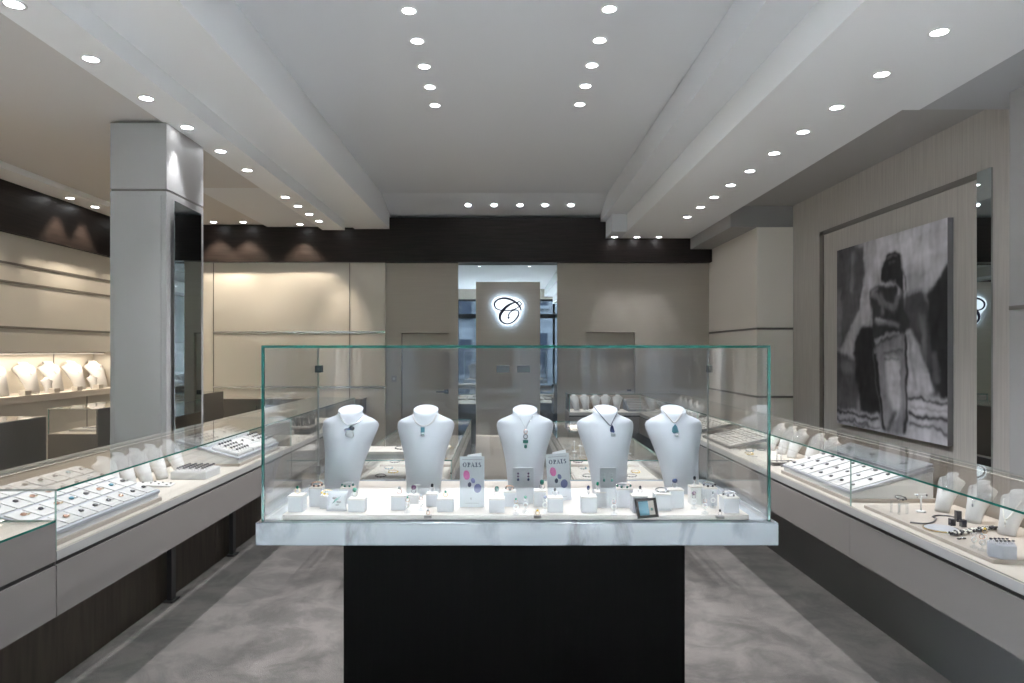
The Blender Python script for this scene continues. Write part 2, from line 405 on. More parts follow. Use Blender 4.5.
# column with its mirrored side
ct = thing('column', 'pale lacquered square column with mirror set in its side', 'column', (-2.51, 4.99, 0))
cx0, cx1, cy0, cy1 = -2.705, -2.315, 4.70, 5.28
ct['kind'] = 'structure'
L_ = lambda *a: MB().box(a[0]+2.51, a[1]+2.51, a[2]-4.99, a[3]-4.99, a[4], a[5])
zj = wz(190, 4.7)
L_(cx0, cx1, cy0, cy1, 0, zj-.006).build('shaft', 'wall_pale', ct, bevel=.004)
L_(cx0, cx1, cy0, cy1, zj+.006, H(1.58)).build('head', 'wall_pale', ct, bevel=.004)
L_(cx0+.006, cx1-.006, cy0+.006, cy1-.006, zj-.006, zj+.006).build('joint', 'groove_steel', ct)
L_(cx0+.035, cx1-.035, cy0-.008, cy0, .1, zj-.04).build('face_panel', 'wall_pale', ct, bevel=.003)
mx0, my0, my1 = cx1+2.51, cy0+.06-4.99, cy1-.05-4.99; mz0, mz1 = .6, zj-.06          # mirrored door, standing slightly open
MB().quadbox([(mx0+.022, my0, mz0), (mx0+.028, my0, mz0), (mx0+.006, my1, mz0), (mx0, my1, mz0), (mx0+.022, my0, mz1), (mx0+.028, my0, mz1), (mx0+.006, my1, mz1), (mx0, my1, mz1)]).build('mirror_panel', 'mirror', ct)

# sign: backlit script initial
def sign():
    s = .0732/F*9.5
    ox, oz = wx(506, 9.5), wz(311, 9.5)
    t = thing('wall_sign', 'backlit white sign with a dark script letter C above the glass case', 'sign', (ox, 9.55, oz))
    def q(a, b): return ((a-355)*s, -(b-355)*s)
    out = [(160, 260), (172, 215), (200, 180), (250, 155), (330, 148), (420, 160), (500, 175), (560, 205), (592, 245), (600, 300), (572, 355), (552, 430), (512, 495), (440, 542), (360, 552), (292, 532), (250, 475), (242, 400), (215, 360), (178, 320)]
    ctr = (375, 350)
    def off(k): return [q(ctr[0]+(a-ctr[0])*k, ctr[1]+(b-ctr[1])*k) for a, b in out]
    MB().prism(off(1), -.050, -.040).build('face_plate', 'sign_glow', t)
    MB().prism(off(.93), -.040, -.012).build('light_body', 'sign_halo', t)
    def curve(pts, wd):
        P = [Vector((*q(a, b), 0)) for a, b in pts]; n = len(P); fine = []; ws = []
        for i in range(n-1):
            p0, p1, p2, p3 = P[max(i-1, 0)], P[i], P[i+1], P[min(i+2, n-1)]
            for k in range(6):
                u = k/6; fine.append(.5*((2*p1)+(-p0+p2)*u+(2*p0-5*p1+4*p2-p3)*u*u+(-p0+3*p1-3*p2+p3)*u**3)); ws.append(wd[i]*(1-u)+wd[i+1]*u)
        fine.append(P[-1]); ws.append(wd[-1])
        R = []
        for i, p in enumerate(fine):
            d = (fine[min(i+1, len(fine)-1)]-fine[max(i-1, 0)]).normalized(); nn = Vector((-d.y, d.x, 0))*(ws[i]*1.4+3)*s*.72
            a, b = p+nn, p-nn; R.append([(a.x, -.050, a.y), (b.x, -.050, b.y), (b.x, -.056, b.y), (a.x, -.056, a.y)])
        return MB().rings(R)
    curve([(562, 350), (545, 300), (505, 250), (455, 215), (395, 190), (320, 180), (245, 200), (200, 245), (205, 300), (250, 335), (340, 350), (440, 340), (520, 305), (565, 260), (540, 228), (500, 240)],
          [6, 9, 11, 12, 12, 11, 9, 10, 8, 6, 5, 5, 5, 5, 5, 6]).build('flourish', 'ink_navy', t)
    curve([(500, 235), (440, 250), (370, 290), (310, 350), (275, 410), (275, 465), (310, 512), (375, 530), (445, 508), (500, 455), (530, 395), (515, 350), (460, 345), (405, 380), (385, 430)],
          [5, 10, 15, 19, 17, 13, 9, 7, 7, 9, 8, 6, 5, 6, 8]).build('initial', 'ink_navy', t)
    a, b = q(390, 448)
    MB().lathe([(16*s, 0), (16*s, .006)], (0, 0, 0), 12).xf(Matrix.Translation((a, -.050, b)) @ Matrix.Rotation(PI/2, 4, 'X')).build('dot', 'ink_navy', t)
sign()

# ------------------------------------------------------------------ downlights
def mk_light():
    t = thing('downlight', 'x', 'downlight')
    k = 20
    R = [[(r*math.cos(2*PI*i/k), r*math.sin(2*PI*i/k), z) for i in range(k)] for r, z in ((.052, 0), (.052, -.004), (.038, -.004), (.038, 0))]
    MB().rings(R, caps=False).build('trim_ring', 'lamp_ring', t)
    MB().lathe([(.038, -.003), (.038, -.001)], k=k).build('lens', 'lamp_white', t)
    return t
DL = Proto(mk_light)
SPOT = {}
def spotdata(w, col, ang):
    k = (round(w, 2), col, ang)
    if k not in SPOT:
        l = bpy.data.lights.new('downlight_beam', 'SPOT'); l.energy = w; l.color = col; l.spot_size = math.radians(ang); l.spot_blend = .6; l.shadow_soft_size = .035
        SPOT[k] = l
    return SPOT[k]
def downlight(x, y, z, label, group, w=SPOT_W, col=COOL, ang=46, tilt=(0, 0, 0), aim=None):
    o = DL.put((x, y, z), tilt, label, group)
    l = bpy.data.objects.new('downlight_beam', spotdata(w, col, ang)); COL.objects.link(l); l.parent = o; l.location = (0, 0, -.02)
    if aim: l.rotation_euler = aim
    return o
def row(name, pts, group, **kw):
    for i, p in enumerate(pts): downlight(*p, f'round ceiling downlight, {ORD[i]} from the front in the {name}', group, **kw)
LEFT_Y = [1.0, 1.7, 2.4, 3.1, 3.68, 4.25, 4.8, 5.37, 5.93, 6.96, 7.39, 7.82, 8.24]
row('row along the left bulkhead', [(-2.22, y, H(1.58)) for y in LEFT_Y], 'downlights in the left bulkhead', w=SPOT_W*.19, ang=60)
RIGHT_Y = [1.0, 1.7, 2.5, 3.35, 3.86, 4.38, 4.87, 5.39, 5.92, 6.42, 6.92, 7.4, 7.94]
row('long row along the right bulkhead', [(2.14, y, H(1.57)) for y in RIGHT_Y], 'downlights in the right bulkhead', w=SPOT_W*.19, ang=60)
row('left row of the central ceiling', [(-.565, y, H(2.05)) for y in (2.9, 3.5, 4.1, 4.5, 4.9, 5.28, 5.67)], 'downlights left of the ceiling centre', w=SPOT_W*.33, ang=115)
row('right row of the central ceiling', [(.635, y, H(2.05)) for y in (2.9, 3.5, 4.08, 4.49, 4.88, 5.26, 5.65)], 'downlights right of the ceiling centre', w=SPOT_W*.33, ang=115)
for nm, x, h in (('left bulkhead', -2.22, 1.58), ('central ceiling, left row', -.565, 2.05), ('central ceiling, right row', .635, 2.05), ('right bulkhead', 2.14, 1.57)):  # extra unseen lamps behind the camera, added to brighten the ceiling
    for i, y in enumerate((-2.3, -1.6, -.9)):
        downlight(x, y, H(h), f'unseen fill downlight added over the entrance, {ORD[i]} from the shop window, {nm}', 'added fill downlights over the entrance', w=SPOT_W*2.9, ang=56)
for i, px in enumerate((468, 494, 520, 545, 571)):
    downlight(wx(px, 9.156), 9.156, H(1.969)+.0, f'small ceiling downlight, {ORD[i]} from the left in the row of five above the black band', 'downlights above the black band', w=SPOT_W*.5, tilt=(-.219, 0, 0))
for i, px in enumerate((614.5, 637, 659)):
    downlight(wx(px, 9.32), 9.32, H(1.57), f'small downlight, {ORD[i]} from the left of three at the right bulkhead end', 'downlights at the far end of the right bulkhead', w=SPOT_W*.15)
row('row above the lit left wall', [(-4.78, y, H(1.70)) for y in (2.5, 3.5, 4.5, 5.4, 6.39, 7.54, 8.0, 9.0)], 'downlights above the left wall', w=SPOT_W*.32, col=WARM, ang=80)
for i, x in enumerate((-3.92, -3.52)):
    downlight(x, 9.25, H(1.76), f'warm ceiling downlight washing the back wall, {ORD[i]} from the left behind the column', 'wall washers over the cream back wall', w=SPOT_W*.35, col=WARM, ang=90)
downlight(-2.75, 9.25, H(1.73), 'warm ceiling downlight making the bright pool on the cream back wall', 'wall washers over the cream back wall', w=SPOT_W*.35, col=WARM, ang=90)
downlight(-2.22, 9.2, H(1.72), 'ceiling downlight just behind the left bulkhead, right of the bright pool', 'wall washers over the cream back wall', w=SPOT_W*.4, col=WARM)
#PART3

# ------------------------------------------------------------------ centre case on its pedestal
SLZ = .982; RZ = 1.002
ped = thing('display_pedestal', 'black timber pedestal with a grey-veined marble slab carrying the tall glass case', 'pedestal', (.045, 2.97, 0))
def pb(*a): return B(a[0]-.045, a[1]-.045, a[2]-2.97, a[3]-2.97, a[4], a[5])
pb(-.607, .692, 2.60, 3.34, 0, .885).build('pedestal_body', 'black_timber', ped)
pb(-.926, 1.030, 2.55, 3.42, .896, SLZ).build('marble_slab', 'marble', ped, bevel=.004)
pb(-.74, .83, 2.62, 3.36, .885, .896).build('support_frame', 'dark_steel', ped)
cs = thing('glass_case', 'tall frameless glass case with green edges standing on the marble slab', 'glass case', (.045, 2.97, SLZ))
def pn(name, x0, x1, y0, y1, z0, z1): return pane(name, x0-.045, x1-.045, y0-2.97, y1-2.97, z0-SLZ, z1-SLZ, cs, green=(2, 3, 5))
GX0, GX1, GY0, GY1, GT = -.910, 1.008, 2.572, 3.345, 1.645
pn('side_pane', GX0, GX0+.010, GY0, GY1, SLZ, GT-.010); pn('side_pane', GX1-.010, GX1, GY0, GY1, SLZ, GT-.010)
pn('top_pane', GX0, GX1, GY0, GY1, GT-.010, GT)
pn('front_pane', GX0+.010, GX1-.010, GY0+.001, GY0+.010, SLZ, GT-.010)
for a, b in ((GX0+.010, .004), (.006, .086), (.088, GX1-.010)):
    p_ = pane('back_door', a-.045, b-.045, GY1-.010-2.97, GY1-.001-2.97, 0, GT-.012-SLZ, cs, 'pale_edge')
def hinge(px, py, w, h, m):
    Y = 3.328; x = wx(px, Y)-.045; z = wz(py, Y)-SLZ; k = Y/F
    MB().box(x-w/2*k, x+w/2*k, Y-2.97-.004, Y-2.97+.006, z-h/2*k, z+h/2*k).box(x-w/2*k, x+w/2*k, Y-2.97+.018, Y-2.97+.024, z-h/2*k, z+h/2*k).build('hinge_clamp', m, cs, bevel=.0015)
hinge(318.5, 369, 7, 7, 'black_plastic'); hinge(710, 369, 5, 7, 'black_plastic'); hinge(318.5, 470, 4, 9, 'groove_steel'); hinge(710, 470, 4, 9, 'groove_steel')
hinge(503, 369, 13, 7, 'dark_steel'); hinge(523.5, 369, 13, 7, 'dark_steel')
rs = B(-.8375, .933, 2.592, 3.27, SLZ+.0005, RZ).build('display_board', 'board_cream', bevel=.001); tag(rs, 'thin cream display board lying on the marble slab inside the tall glass case', 'board')

# ------------------------------------------------------------------ necklace busts
PROF = [(0, .57), (.10, .58), (.2, .61), (.35, .665), (.48, .75), (.6, .85), (.68, .93), (.75, .985), (.80, 1.0), (.835, .955), (.862, .85), (.888, .69), (.91, .53), (.935, .455), (.965, .425), (1.0, .43)]
def bust_mesh(h, w, lean=.45, depth=.16, tilt=.30, n=28):
    mb = MB(); R = []
    for t, hw in PROF:
        yo = lean*h*(t**1.8); a = w/2*hw
        neck = max(0, min(1, (t-.80)/.11)); dpt = depth*w*(1-neck)*(1+.5*math.sin(PI*min(1, t/.9)))+w/2*.44*neck
        ring = []
        for i in range(n):
            q = 2*PI*i/n; c, s = math.cos(q), math.sin(q)
            sx = math.copysign(abs(c)**(.75+.25*neck), c); sy = math.copysign(abs(s)**(.9+.1*neck), s)
            y = yo+dpt*sy
            if s > 0: y = yo+dpt*sy*(.15+.85*neck)                 # hollow, flat back
            y -= (1-neck)*0+neck*dpt*.55*0
            # arms of the shoulders sweep backwards
            y += (1-neck)*.22*w*abs(sx)**2.2*min(1, t/.5)
            z = t*h + tilt*(y-yo)*neck
            ring.append((a*sx, y, z))
        R.append(ring)
    mb.rings(R); return mb
def to_world_bvh(o):
    M4 = Matrix.Translation(o.location) @ o.rotation_euler.to_matrix().to_4x4()
    vs = []; fs = []
    for ch in [c for c in COL.objects if c.parent == o and c.type == 'MESH']:
        n = len(vs); vs += [M4 @ v.co for v in ch.data.vertices]; fs += [[n+i for i in p.vertices] for p in ch.data.polygons]
    return BVHTree.FromPolygons(vs, fs)
def ray(bvh, px, py, off=.003):
    o = Vector((0, 0, EYE)); d = Vector(((px-VX)/F, 1, -(py-VY)/F)).normalized()
    hit = bvh.ray_cast(o, d)
    return (hit[0]-d*off) if hit[0] is not None else None
def smooth(pts, k=5):
    out = []; n = len(pts)
    for i in range(n-1):
        p0, p1, p2, p3 = [Vector(pts[j]) for j in (max(i-1, 0), i, i+1, min(i+2, n-1))]
        for q in range(k):
            u = q/k; out.append(.5*((2*p1)+(-p0+p2)*u+(2*p0-5*p1+4*p2-p3)*u*u+(-p0+3*p1-3*p2+p3)*u**3))
    out.append(Vector(pts[-1])); return out
def necklace(bvh, chain, rad, m, label, pend, name='necklace', cat='necklace'):
    pts = [p for p in (ray(bvh, a.x, a.y, .001+rad) for a in smooth([(x, y, 0) for x, y in chain])) if p is not None]
    o0 = pts[len(pts)//2].copy()
    t = thing(name, label, cat, o0)
    MB().tube([p-o0 for p in pts], rad, 6).build('chain', m, t)
    for kind, px, py, w, h, pm in pend:
        c = ray(bvh, px, py, .006)
        if c is None: continue
        c -= o0; k = 3.1/F; mb = MB()
        if kind == 'oval': mb.ball(c, 1, 12, (w/2*k, .004, h/2*k))
        elif kind == 'box': mb.box(c.x-w/2*k, c.x+w/2*k, c.y-.003, c.y+.003, c.z-h/2*k, c.z+h/2*k)
        elif kind == 'drop': mb.prism([(c.x, c.z+h/2*k), (c.x+w*.28*k, c.z+h*.28*k), (c.x+w*.5*k, c.z-h*.2*k), (c.x+w*.34*k, c.z-h/2*k), (c.x-w*.1*k, c.z-h*.45*k), (c.x-w*.42*k, c.z-h*.12*k), (c.x-w*.36*k, c.z+h*.2*k)], c.y-.004, c.y+.003)
        elif kind == 'ring': mb.tube([(c.x+w/2*k*math.cos(q*PI/6), c.y-.001, c.z+h/2*k*math.sin(q*PI/6)) for q in range(12)], .0018, 5, True)
        mb.build('pendant', pm, t, bevel=.001 if kind in ('box', 'drop') else 0)
    return t
# centre px of neck, base px, width
BUSTS = [(351, 341, 'linen necklace bust, leftmost of the five in the tall case', -.22), (426, 423.5, 'linen necklace bust, second from the left in the tall case', -.05),
         (525, 525, 'linen necklace bust in the middle of the tall case', 0), (605, 609.5, 'linen necklace bust, second from the right in the tall case', .06), (673, 682, 'linen necklace bust, rightmost of the five in the tall case', .14)]
BH = .352; BW = .262
def mk_bust():
    t = thing('necklace_bust', 'x', 'necklace bust'); mb = bust_mesh(BH, BW)
    mb.build('bust_body', 'linen_white', t)
    return t
BP = Proto(mk_bust); BB = []
for nx, bx, lab, rz in BUSTS:
    Yb = 3.0
    o = BP.put((wx(bx, Yb), Yb, RZ+.0008), -rz*0+math.atan2(wx(bx, Yb)-wx(nx, 3.16), .16)*1.0, 'white '+lab, 'necklace busts in the tall case')
    BB.append(to_world_bvh(o))
necklace(BB[0], [(339, 412), (342, 420), (347, 424.5), (352, 425), (358, 422), (363, 417), (366, 410)], .0022, 'silver', 'silver collar necklace with dark butterfly stone over a milky disc on the leftmost bust',
         [('oval', 349.5, 434.5, 9, 9, 'opal_milky'), ('oval', 347.5, 430, 7, 4, 'opal_navy'), ('oval', 351.5, 428.5, 6, 5, 'gem_dark')])
necklace(BB[1], [(412.5, 412), (414, 419), (418, 424), (423, 426), (428, 425), (433, 421), (437, 414)], .0020, 'cord_beige', 'beige cord necklace with square blue-green opal on the second bust from the left',
         [('box', 422.7, 430, 4, 5.5, 'opal_blue'), ('box', 422.7, 434.6, 4.2, 2.5, 'silver')])
necklace(BB[2], [(517.5, 414), (521.5, 421), (525.5, 427.5), (529, 422), (534, 414)], .0009, 'silver', 'fine silver chain with a long four-tier green pendant on the middle bust',
         [('ring', 525.6, 431.5, 3.5, 4.2, 'rose_gold'), ('ring', 525.6, 436.5, 4, 4.2, 'dark_silver'), ('box', 525.6, 441.5, 5, 3, 'opal_green'), ('oval', 525.6, 446.5, 3, 4, 'opal_green')])
necklace(BB[3], [(594, 407), (599, 413), (604, 419), (609.5, 425), (611, 425), (614, 419), (617.5, 412)], .0017, 'cord_dark', 'dark cord necklace with a long navy opal on the second bust from the right',
         [('drop', 612, 429.5, 5, 9.5, 'opal_navy'), ('box', 613.3, 435, 4.4, 3, 'opal_milky')])
necklace(BB[4], [(658.5, 404), (663, 410), (668, 416), (673.5, 422.5), (676.5, 421), (681, 415), (684.5, 406)], .0024, 'cord_beige', 'double beige cord necklace with large pale blue opal on the rightmost bust',
         [('drop', 675, 430, 7.5, 12, 'opal_blue'), ('box', 676.8, 434.6, 4.5, 2.4, 'silver')])

# ------------------------------------------------------------------ small pieces: rings, blocks, stands
def ring_mb(r=.0095, w=.0016): return MB().tube([(r*math.cos(q*PI/8), 0, r+w+r*math.sin(q*PI/8)) for q in range(16)], w, 6, True)
def mk_ring(metal, gem, gs=(.0055, .0045, .0065), r=.0095):
    def f():
        t = thing('ring', 'x', 'ring'); ring_mb(r).build('band', metal, t)
        MB().ball((0, 0, 2*r+.0025+gs[2]*.5), 1, 8, gs).build('stone', gem, t)
        return t
    return f
RINGS = {k: Proto(mk_ring(*a)) for k, a in {
    'gold_green': ('gold', 'emerald'), 'silver_green': ('silver', 'emerald', (.008, .005, .009)), 'silver_dark': ('silver', 'gem_dark', (.006, .005, .008)),
    'rose': ('rose_gold', 'opal_milky'), 'purple': ('dark_silver', 'gem_purple', (.012, .006, .012)), 'gold_plain': ('gold', 'amber', (.006, .004, .005)), 'opal': ('silver', 'opal_green', (.008, .005, .010)),
    'navy': ('silver', 'opal_navy', (.011, .006, .009))}.items()}
def block(px0, px1, py0, py1, label, depth=.055, m='leather_white', rot=0, name='jewellery_block'):
    """a padded jewellery block, its front face seen between these pixels"""
    Y = F*(EYE-RZ)/(py1-VY); x0, x1 = wx(px0, Y), wx(px1, Y); h = wz(py0, Y)-RZ
    t = thing(name, label, 'display block', ((x0+x1)/2, Y+depth/2, RZ+.0006), rot, 'jewellery blocks in the tall case'); w = (x1-x0)/2
    B(-w, w, -depth/2, depth/2, 0, h-.006).build('block_body', m, t, bevel=.0015)
    B(-w-.001, w+.001, -depth/2-.001, depth/2+.001, h-.006, h).build('top_pad', 'leather_top', t, bevel=.002)
    return t, Vector(((x0+x1)/2, Y+depth/2, RZ+h+.0012))
def bracelet(p, rz, label, metal='silver', gem='gem_dark', r=.026, ry=.015, n=4, base=True):
    t = thing('bracelet', label, 'bracelet', p, rz)
    MB().tube([(r*math.cos(q*PI/9), ry*math.sin(q*PI/9), .0035+.006*(1+math.sin(q*PI/9))) for q in range(18)], .0028, 6, True).build('bangle', metal, t)
    for i in range(n):
        a = -PI*(.1+.8*i/(n-1)); MB().ball((r*1.05*math.cos(a), ry*1.1*math.sin(a), .0035+.006*(1+math.sin(a))), .0052, 6).build('stone', gem, t)
    return t
def put_ring(k, p, rz, label, sc=1): return RINGS[k].put(p, rz, label, None, sc*.85)
FRONT = 'in the tall case'
t, p = block(288, 302.5, 495.8, 512.5, 'white leather block at the left front corner of the tall case', .06); put_ring('gold_green', p, .3, 'gold ring with green stone on the left front corner block', 1.2)
t, p = block(309, 321.5, 487.8, 507, 'taller white block behind the left corner block of the tall case', .05); bracelet(p, 0, 'rose gold bangle with dark stones on the tall block at the left end', 'rose_gold', 'gem_dark', .021, .012)
t, p = block(320, 331, 496, 509, 'small white block carrying a gold bangle near the leftmost bust', .05); bracelet(p, 0, 'yellow gold bangle on the small block below the leftmost bust', 'gold', 'amber', .020, .012)
t, p = block(340, 353, 488, 504, 'small white block carrying a silver cuff before the leftmost bust', .05); bracelet(p, 0, 'silver cuff with green stones below the leftmost bust', 'silver', 'opal_green', .022, .014)
t, p = block(348, 364.5, 499, 512.5, 'white block carrying a tall emerald ring before the leftmost bust', .055); put_ring('silver_green', p+Vector((-.012, 0, 0)), .5, 'ring with tall emerald stone right of the silver pillow', 1.3)
t, p = block(391, 405.5, 496, 510.5, 'white block carrying a rose ring left of the second bust', .055); put_ring('rose', p, .4, 'rose gold ring with milky stone below the second bust, on its leftmost block', 1.2)
t, p = block(408, 418, 495, 504, 'small pinkish block with purple cushion ring before the second bust', .04, 'velvet_white'); put_ring('purple', p, .1, 'cushion ring with big purple stone before the second bust', 1.1)
t, p = block(426, 437, 494, 507, 'white block right of the second bust carrying a dark ring', .05); put_ring('silver_dark', p, .7, 'silver ring with dark stone on the rear block right of the second bust', 1.3)
t, p = block(437, 453, 499, 512.3, 'white block carrying a small green ring left of the upright brochure', .055); put_ring('gold_green', p, .2, 'small green ring on the block left of the upright brochure', 1.0)
t, p = block(489, 504.5, 499, 513, 'white block carrying a long opal ring right of the upright brochure', .055); put_ring('opal', p, 0, 'ring with long green opal right of the upright brochure', 1.4)
t, p = block(503.5, 516, 491.5, 507, 'white block left of the earring card under the middle bust', .05); bracelet(p+Vector((0, 0, 0)), .1, 'thin rose gold bangle on the block left of the middle earring card', 'rose_gold', 'gem_dark', .015, .010, 3)
t, p = block(534.5, 546, 491, 507, 'white block carrying a green ring right of the middle bust', .05); put_ring('opal', p+Vector((.008, -.01, 0)), .4, 'ring with upright green opal right of the middle bust', 1.4)
t, p = block(548, 563, 498, 513, 'white block in front of the tilted brochure', .055); put_ring('silver_dark', p, .3, 'silver ring with dark stone in front of the tilted brochure', 1.2)
t, p = block(581.5, 597, 497, 513, 'white block carrying a dark ring before the fourth bust', .055); put_ring('navy', p+Vector((0, 0, 0)), 1.2, 'silver ring with navy stone left of the right earring card', 1.3)
t, p = block(596, 606, 492, 508, 'white block carrying a green ring behind the navy ring block', .05); put_ring('silver_green', p+Vector((-.010, 0, 0)), .9, 'green ring on the rear block left of the right earring card', 1.2)
t, p = block(617, 633, 489, 508, 'tall white block with bracelet right of the fourth bust', .055); bracelet(p, 0, 'silver bangle with green stones on the tall block right of the fourth bust', 'silver', 'opal_green', .026, .015)
t, p = block(632.5, 648, 496, 513, 'cream-sided white block behind the small framed opal', .055); put_ring('silver_dark', p+Vector((.005, 0, 0)), .5, 'dark ring on the block behind the small framed opal', 1.2)
t, p = block(655.5, 671.5, 494, 511, 'white block carrying a twisted bracelet right of the framed opal', .055); bracelet(p, .1, 'twisted silver bracelet right of the framed opal', 'dark_silver', 'silver', .024, .014)
t, p = block(670, 684, 490, 508.5, 'white block carrying a navy ring before the rightmost bust', .05); put_ring('navy', p+Vector((0, .008, 0)), .2, 'ring with big navy stone before the rightmost bust', 1.3)
t, p = block(691, 701.5, 487, 505, 'narrow white block right of the rightmost bust', .05, 'velvet_white'); put_ring('silver_dark', p, .9, 'silver ring with upright dark stone right of the rightmost bust', 1.4)
t, p = block(704.5, 717.5, 488, 506, 'white block carrying a wavy silver bracelet near the right end', .055); bracelet(p, .1, 'wavy silver bracelet on the rear block near the right end', 'silver', 'gem_dark', .023, .014)
t, p = block(724, 739.5, 497.6, 513.5, 'white block at the right front corner of the tall case', .06); bracelet(p, .1, 'silver bracelet with dark stones on the right front corner block', 'silver', 'gem_dark', .026, .015)

# silver pillow with a green brooch
Yp = F*(EYE-RZ)/(512-VY); pw = thing('jewellery_pillow', 'small silver-white pillow with pinched corners leaning at the left end of the case', 'pillow', (wx(336, Yp), Yp+.02, RZ+.001))
R = []
for a in range(-4, 5):
    v = a/4; th = .014*math.sqrt(max(0, 1-v*v))+.0012; hw = .036+.005*abs(v)**3
    R.append([(hw*math.copysign(abs(math.cos(q))**.6, math.cos(q)), th*math.sin(q)+.012*v, .038+(.034+.004*abs(math.cos(q))**4)*v) for q in [2*PI*i/16 for i in range(16)]])
MB().rings(R).build('cushion', 'leather_white', pw)
br = thing('brooch', 'green and silver leaf brooch pinned to the small silver-white pillow', 'brooch', (wx(337, Yp), Yp+.003, RZ+.045))
MB().tube([(-.018, 0, -.012), (-.004, -.002, .002), (.014, 0, .014)], [.001, .0045, .001], 6).build('stem', 'opal_green', br)
MB().ball((-.010, 0, .008), 1, 6, (.010, .003, .005)).ball((.006, 0, -.006), 1, 6, (.010, .003, .005)).ball((.0, 0, -.018), 1, 6, (.010, .003, .003)).build('leaf', 'dark_silver', br)

# clear acrylic ring stands
def mk_clear():
    t = thing('ring_stand', 'x', 'ring stand')
    MB().lathe([(.013, 0), (.013, .007)], k=16).build('stand_base', 'acrylic', t, bevel=.001)
    MB().tube([(0, 0, .007), (0, 0, .020)], .0035, 8).build('stem', 'acrylic', t)
    MB().tube([(.0085*math.cos(q), 0, .030+.0085*math.sin(q)) for q in [PI*2*i/14 for i in range(14)]], .002, 6, True).build('clip', 'white_lacquer', t)
    return t
CL = Proto(mk_clear)
for px, py, k, lab in ((407.5, 513, 'gold_green', 'left of the second bust base'), (421, 511, 'rose', 'below the second bust, second from left'), (516, 515, 'gold_green', 'below the middle earring card, left one'),
                       (525.5, 513, 'silver_green', 'below the middle earring card, right one'), (545, 513, 'navy', 'left of the block before the tilted brochure'), (614, 515, 'rose', 'below the right earring card'), (694, 509, 'purple', 'right of the rightmost bust, rear one'),
                       (705, 514, 'rose', 'right of the rightmost bust, front one'), (713, 508, 'silver_dark', 'left of the right front corner block')):
    p = at_h(px, py, RZ); p.z += .0006
    CL.put(p, 0, 'clear ring stand '+lab, 'clear ring stands in the tall case')
    put_ring(k, p+Vector((0, .001, .0405)), 0, {'rose': 'rose ring', 'navy': 'small dark ring', 'purple': 'mauve ring', 'silver_dark': 'dark-stone ring'}.get(k, 'green-stone ring')+' on the clear stand '+lab, .9)
def tag_stand(px, py, lab, k):
    p = at_h(px, py, RZ); p.z += .0006
    o = B(-.014, .014, -.010, .010, 0, .010).build('ring_plinth', 'counter_grey', bevel=.001); o.location = p; tag(o, 'tiny grey ring plinth at the front edge '+lab, 'plinth', 'tiny grey ring plinths')
    put_ring(k, p+Vector((0, 0, .0105)), 0, 'slim ring on the tiny grey plinth '+lab, .85)
tag_stand(428, 518, 'below the second bust', 'rose'); tag_stand(537.5, 518, 'below the middle bust', 'gold_plain'); tag_stand(720, 518.5, 'near the right corner', 'silver_dark')
# T-shaped acrylic earring posts
def tpost(px, py, hpx, lab):
    p = at_h(px, py, RZ); p.z += .0006; k = p.y/F; h = hpx*k
    t = thing('earring_stand', 'small white T-shaped earring stand '+lab, 'earring stand', p)
    MB().box(-.011, .011, -.011, .011, 0, .004).build('stand_base', 'white_lacquer', t)
    MB().tube([(0, 0, .004), (0, 0, h)], .0022, 6).build('post', 'white_lacquer', t)
    MB().box(-.014, .014, -.004, .004, h, h+.005).build('crossbar', 'white_lacquer', t, bevel=.001)
tpost(417, 502, 16, 'behind the purple cushion ring'); tpost(692.5, 503, 9, 'beside the narrow white block')
# earring cards
def card(px0, px1, py0, py1, lab, c1, c2):
    Y = F*(EYE-RZ)/(py1-VY); x0, x1 = wx(px0, Y), wx(px1, Y); h = wz(py0, Y)-RZ; w = (x1-x0)/2
    t = thing('earring_card', lab, 'earring card', ((x0+x1)/2, Y, RZ+.001))
    MB().box(-w, -.0012, 0, .004, 0, h).box(.0012, w, 0, .004, 0, h).box(-w, w, .004, .006, 0, h).build('card_panel', 'leather_white', t)
    MB().box(-w, w, .0062, .04, 0, .003).build('foot', 'leather_white', t)
    e = []
    for s, nm in ((-1, 'left'), (1, 'right')):
        x = s*w*.5
        q = thing('drop_earring', f'{nm} drop earring with {c2} stone on the {"middle" if px0 < 560 else "right"} earring card', 'earring', t.location+Vector((x, -.0045, h*.86)), 0, None)
        MB().tube([(0, .002, 0), (0, 0, -.010), (0, 0, -.022)], .0008, 5).build('wire', 'silver', q)
        MB().ball((0, 0, -.002), .0042, 8, (1, .6, 1)).ball((0, 0, -.014), .0036, 8, (1.3, .6, 1)).build('upper_stone', c1, q)
        MB().ball((0, 0, -.027), .0050, 8, (1, .6, 1.2)).build('lower_stone', 'opal_navy' if c2 == 'navy' else 'opal_green', q)
card(513, 533.5, 468, 504, 'tall white folding earring card leaning against the middle bust', 'gem_purple', 'navy')
card(600, 616, 468, 508, 'tall white folding earring card before the fourth bust', 'opal_milky', 'green')

